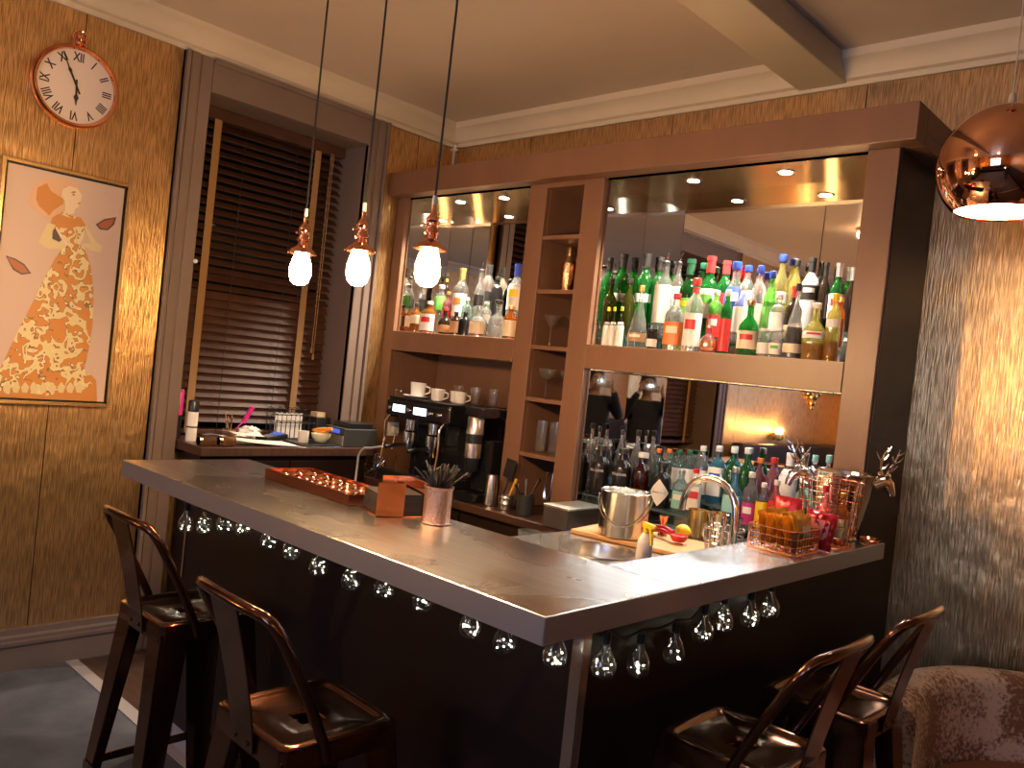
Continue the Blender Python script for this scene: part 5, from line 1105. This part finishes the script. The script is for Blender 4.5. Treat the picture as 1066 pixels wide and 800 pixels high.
MB().box(-.10,.10,-.13,.12,.001,.008).build('base',STEELX,t,bevel=.002); MB().box(-.10,.10,-.13,.12,.0085,.0155).build('lid',BLACK,t,bevel=.002)
for o in bpy.data.objects:
    if o.get('label')=='plain white paper cup on the window shelf beside the laptop': o.location.z=SH+.0165; o['label']='plain white paper cup standing on the closed laptop'
t=prop('letter_rack','black wire letter rack against the blind on the window shelf','rack',-.075,-.93,SH)
m=MB()
for yy,hh in ((0,.16),): pass
for xx,hh in ((-.05,.17),(.0,.14),(.05,.10)):
    m.tube([(xx,-.13,.004),(xx,-.13,hh),(xx,.13,hh),(xx,.13,.004)],.003,6)
    for k in range(9): yy=-.12+k*.03; m.tube([(xx,yy,.004),(xx,yy,hh)],.0018,5); 
    m.tube([(xx+.012*math.sin(k*PI/8*9),-.13+k*.26/40,hh+.012*abs(math.sin(k*PI/5))) for k in range(41)],.0018,5)
m.box(-.055,.055,-.133,.133,.0005,.004); m.build('wire_frame',MATTE,t)
tag(MB().box(-.102,-.098,-1.02,-.84,SH+.005,SH+.15).build('folder',PAPER,None),'white card folder standing in the wire letter rack','folder')
t=prop('till_printer','grey box-shaped till with a small blue display at the right of the window shelf','till',.165,-.685,SH,-.06)
GREY=pbr('till_grey',(.035,.037,.035),.5)
MB().box(-.11,.11,-.10,.125,.0005,.105).build('body',GREY,t,bevel=.005)
MB().box(-.108,.108,-.108,-.10,.006,.062).build('front_panel',pbr('till_front',(.24,.21,.16),.5),t,bevel=.002)
MB().box(-.06,.06,-.1035,-.1005,.072,.096).build('display',emit('till_display',(.12,.2,.9),.45),t)
m=MB()
for k in range(4): m.box(-.10,.10,-.1095,-.1085,.012+k*.013,.015+k*.013)
m.build('vents',GREY,t)
t2=prop('receipt_printer','flat black unit lying on top of the grey till','printer',.165,-.665,SH+.1055)
MB().box(-.085,.085,-.075,.085,.0005,.03).build('body',BLACK,t2,bevel=.004); MB().tube([(.07,.09,.012),(.09,.10,.004)],.004,6).build('lead',BLACK,t2)
t=prop('black_box','tall black box with a pale block on top, against the window reveal','box',-.10,-.725,SH)
MB().box(-.055,.055,-.05,.05,.0005,.135).build('body',MATTE,t,bevel=.004)
tag(MB().box(-.13,-.06,-.765,-.705,SH+.1355,SH+.165).build('pale_block',pbr('pale_block',(.66,.5,.32),.6),None,bevel=.002),'pale rectangular block on top of the tall black box','block')
# ================================================================== REST OF THE ROOM (seen in the mirrors, plus added light sources)
b=thing('wall_banquette','dark brown upholstered banquette along the left wall, seen only in the lower mirror','banquette',(.30,-5.6,0))
MB().box(-.27,.28,-1.45,1.45,.0,.42).build('base',PANEL,b,bevel=.01)
MB().box(-.15,.30,-1.45,1.45,.42,.50).build('seat',pbr('dark_leather',(.035,.02,.015),.45),b,bevel=.03)
MB().box(-.27,-.13,-1.45,1.45,.42,1.13).build('backrest',pbr('dark_leather',(.035,.02,.015),.45),b,bevel=.03)
l=thing('uplight','small copper wall uplighter glowing above the banquette, seen only in the lower mirror','wall lamp',(.04,-5.15,1.22))
MB().lathe([(.02,-.06),(.05,-.04),(.06,.03),(.056,.03),(.045,-.03),(.001,-.035)],(.03,0,0),24,cap=False).build('cup',COPPER,l,smooth=True)
MB().box(-.039,-.02,-.03,.03,-.06,.02).build('wall_plate',COPPER,l); MB().sphere((.035,0,.045),.026,12,8).build('bulb',emit('uplight_bulb',(1,.55,.2),UPL_S),l)
f=thing('gilded_mirror_frame','ornate gilded frame on the left wall, seen only as a reflection in the lower mirror','frame',(.005,-6.0,1.74))
m=MB()
m.tube([(.02,.75*math.cos(2*PI*k/60),.62+.55*math.sin(2*PI*k/60)) for k in range(60)],.035,8,closed=True).build('moulding',GOLD,f,smooth=True)
m=MB()
for k in range(60):
    a=2*PI*k/60; m.sphere((.03,.80*math.cos(a),.62+.60*math.sin(a)),.045 if k%2 else .03,8,6)
for i,(yy,zz,r) in enumerate(((0,-.04,.07),(-.12,-.0,.06),(.12,.0,.06),(0,-.12,.05),(0,-.18,.03),(-.2,.03,.05),(.2,.03,.05))): m.sphere((.03,yy,zz),r,10,7)
m.build('scrollwork',GOLD,f,smooth=True)
MB().lathe([(.70,.003),(.70,.006)],(0,0,.62),48,M=Matrix.Rotation(PI/2,3,'Y')@Matrix.Diagonal((.76,1,1))).build('glass',MIRROR,f)
sd=thing('smoke_detector','small copper-tinted disc on the ceiling behind the viewer, seen only in the upper mirror','detector',(1.0,-4.9,CZ))
MB().lathe([(.06,-.0005),(.06,-.02),(.04,-.035),(.001,-.036)],seg=24).build('cover',COPPER,sd,smooth=True)
for nm,lb,x,y,w2,rz in (('wall_banquette','dark brown banquette along the right wall, behind the viewer',RX-.30,-4.0,2.6,PI),('wall_banquette','dark brown banquette under the added front window, behind the viewer',2.9,RY+.30,2.3,PI/2)):
    b=thing(nm,lb,'banquette',(x,y,0),rz)
    MB().box(-.27,.28,-w2,w2,.0,.42).build('base',PANEL,b,bevel=.01)
    MB().box(-.15,.30,-w2,w2,.42,.50).build('seat',pbr('dark_leather',(.035,.02,.015),.45),b,bevel=.03)
    MB().box(-.27,-.13,-w2,w2,.42,1.10).build('backrest',pbr('dark_leather',(.035,.02,.015),.45),b,bevel=.03)
# unseen window added in the front wall to give cool light
wf=struct('window_3',MB().box(2.32,2.40,RY,RY+.05,1.12,2.68).box(4.2,4.28,RY,RY+.05,1.12,2.68).box(2.4,4.2,RY,RY+.05,1.12,1.2).box(2.4,4.2,RY,RY+.05,2.6,2.68).box(3.27,3.33,RY,RY+.04,1.2,2.6),CASE)
MB().box(2.4,4.2,RY+.004,RY+.010,1.2,2.6).build('pane',emit('added_cool_glow',(.45,.58,1),COOL_FILL_S),wf)
# two copies of the copper pendant added behind the viewer as fill light
for k,(x,y) in enumerate(((1.3,-5.2),(4.6,-5.6))):
    r=copy_tree(g,None,('mirror-copper globe pendant added as fill light on the far left, behind the viewer','mirror-copper globe pendant added as fill light on the far right, behind the viewer')[k],(x,y,CZ))
def fill_lamp(x,y,lab):  # unseen lamps added behind the viewer to brighten the whole room
    r=thing('fill_lamp',lab,'fill lamp',(x,y,CZ))
    MB().lathe([(.14,-.0005),(.14,-.03),(.12,-.035)],seg=28).build('base',BRASS,r,smooth=True)
    MB().lathe([(.13,-.035),(.13,-.06),(.10,-.09),(.05,-.105),(.001,-.108)],seg=28).build('diffuser',emit('opal_fill_diffuser',(1,.66,.38),FILL_S),r,smooth=True)
fill_lamp(3.6,-4.7,'round opal fill lamp added on the ceiling in the middle of the room, behind the viewer')
fill_lamp(1.4,-3.7,'round opal fill lamp added on the ceiling near the left wall, behind the viewer')
# ================================================================== PHOTOGRAPHER (reflected in the side mirror)
B=-fwd; Bh=Vector((B.x,B.y,0)).normalized(); Rh=Vector((RT.x,RT.y,0)).normalized()
feet=CAM+Bh*.50; feet.z=0
pr=thing('person','person in dark navy clothes holding up a phone, seen reflected in the lower mirror','person',tuple(feet),math.atan2(-Bh.x,Bh.y))
# local frame: +y points behind the viewer (away from the bar), so the figure faces -y ; x to its left
Mi=Matrix.Translation(feet)@Matrix.Rotation(math.atan2(-Bh.x,Bh.y),4,'Z'); inv=Mi.inverted()
cl=inv@CAM; rl=inv.to_3x3()@RT; bl=inv.to_3x3()@B; ul=inv.to_3x3()@UP
def skin(name,joints,edges,mat,parent,root=0,sub=2):
    me=bpy.data.meshes.new(name); me.from_pydata([j[0] for j in joints],edges,[]); me.materials.append(mat)
    o=bpy.data.objects.new(name,me); COL.objects.link(o); o.parent=parent
    md=o.modifiers.new('skin','SKIN'); md.use_smooth_shade=True
    for i,j in enumerate(joints):
        r=j[1]; me.skin_vertices[0].data[i].radius=(r if isinstance(r,tuple) else (r,r)); me.skin_vertices[0].data[i].use_root=(i==root)
    s=o.modifiers.new('sub','SUBSURF'); s.levels=sub; s.render_levels=sub
    return o
hl=cl+bl*.035-rl*.088-ul*.01; hr=cl+bl*.035+rl*.088-ul*.01
def fig(scale,names):
    J=[((0,0,.94),(.15*scale,.10*scale)),((0,0,1.12),(.13*scale,.09*scale)),((0,.01,1.32),(.165*scale,.10*scale)),((0,.0,1.44),(.085*scale,.07*scale))]
    E=[(0,1),(1,2),(2,3)]
    for s,h in ((1,hl if hl.x>hr.x else hr),(-1,hr if hl.x>hr.x else hl)):
        b=len(J); el=Vector((s*.27,-.14,1.22)); wr=h+Vector((s*.045,.05,-.075)); 
        J+=[((s*.185,.0,1.40),.058*scale),(tuple(el),.043*scale),(tuple(wr),.030*scale)]; E+=[(2,b),(b,b+1),(b+1,b+2)]
        b=len(J); J+=[((s*.10,0,.86),.088*scale),((s*.11,-.01,.50),.060*scale),((s*.115,.01,.10),.042*scale),((s*.12,-.12,.045),.036*scale)]; E+=[(0,b),(b,b+1),(b+1,b+2),(b+2,b+3)]
    return J,E
NAVY=pbr('navy_cloth',(.012,.018,.04),.8); SKN=pbr('skin',(.52,.30,.21),.5)
J,E_=fig(.80,0)
body=skin('body',[(j[0],(j[1] if isinstance(j[1],tuple) else j[1])) for j in J]+[((0,-.005,1.52),.052),((0,-.015,1.585),(.070,.078)),((0,-.015,1.66),(.076,.092)),((0,-.01,1.72),(.055,.07))],E_+[(3,len(J)),(len(J),len(J)+1),(len(J)+1,len(J)+2),(len(J)+2,len(J)+3)],SKN,pr)
J2,E2=fig(1.24,0)
skin('jacket_and_trousers',J2,E2,NAVY,body)
MB().lathe([(.001,1.775),(.05,1.765),(.082,1.72),(.09,1.66),(.085,1.60),(.07,1.56)],(0,.012,0),20,cap=False,sy=1.08).build('hair',pbr('dark_hair',(.02,.012,.008),.5),body,smooth=True)
MB().tube([(0,-.100,1.655),(0,-.118,1.625),(0,-.108,1.612)],.012,8,rr=[.007,.014,.010]).build('nose',SKN,body,smooth=True)
for s in (-1,1):
    MB().sphere((s*.03,-.094,1.652),.011,10,8).build('eye',pbr('eye_dark',(.06,.04,.035),.2),body,smooth=True)
    MB().sphere((s*.080,.0,1.635),.024,10,8).build('ear',SKN,body,smooth=True)
MB().box(-.022,.022,-.103,-.094,1.580,1.588).build('mouth',pbr('lips',(.35,.12,.1),.5),body,bevel=.003)
for s,h in ((1,hl if hl.x>hr.x else hr),(-1,hr if hl.x>hr.x else hl)):
    wr=h+Vector((s*.045,.05,-.075)); pj=[(tuple(wr),.026),(tuple(h+Vector((s*.028,.028,-.03))),(.036,.018))]; pe=[(0,1)]
    for k,(dx,l) in enumerate(((-.028,.058),(-.010,.066),(.008,.062),(.026,.050))):
        b=len(pj); base=h+Vector((s*.018,.020,-.012+dx*.5)); 
        pj+=[(tuple(base+Vector((0,0,dx))),.0095),(tuple(base+Vector((s*.004,-.020,dx+.012))),.0088),(tuple(base+Vector((-s*.012,-.034,dx+.018))),.0078)]; pe+=[(1,b),(b,b+1),(b+1,b+2)]
    b=len(pj); pj+=[(tuple(h+Vector((s*.014,.030,-.034))),.011),(tuple(h+Vector((-s*.008,.030,-.020))),.0095)]; pe+=[(1,b),(b,b+1)]
    skin('hand',pj,pe,SKN,body,0,1)
ph=thing('phone','black phone with its flash lit, held up by the reflected person','phone',tuple(CAM)); ph.rotation_mode='QUATERNION'; ph.rotation_quaternion=cam.matrix_world.to_quaternion()
MB().box(-.076,.076,-.060,.014,.016,.024).build('body',BLACK,ph,bevel=.003)
MB().lathe([(.007,.0135),(.007,.016)],(0,0,0),16).lathe([(.007,.0135),(.007,.016)],(-.02,0,0),16).build('lens_cover',GB,ph)
MB().lathe([(.005,.0145),(.005,.016)],(.022,0,0),12).build('flash',emit('phone_flash',(.85,.92,1),FLASH_S,False),ph)
light('SPOT','phone_flash_lamp',(.022,0,.010),FLASH_W,(.80,.90,1),.008,parent=ph,spot_size=math.radians(110),spot_blend=.6)
# ================================================================== WORLD AND VIEW
w=bpy.data.worlds.new('world'); SC.world=w; w.use_nodes=True; w.node_tree.nodes['Background'].inputs[0].default_value=(.01,.012,.02,1); w.node_tree.nodes['Background'].inputs[1].default_value=.3
vs=SC.view_settings; vs.view_transform='Standard'; vs.look='None'; vs.gamma=1; vs.use_curve_mapping=False; vs.exposure=EXPO
cy=SC.cycles; cy.use_denoising=True; cy.max_bounces=10; cy.diffuse_bounces=3; cy.glossy_bounces=6; cy.transmission_bounces=6; cy.transparent_max_bounces=16; cy.sample_clamp_indirect=12; cy.sample_clamp_direct=0; cy.caustics_reflective=False; cy.caustics_refractive=False; cy.blur_glossy=.6
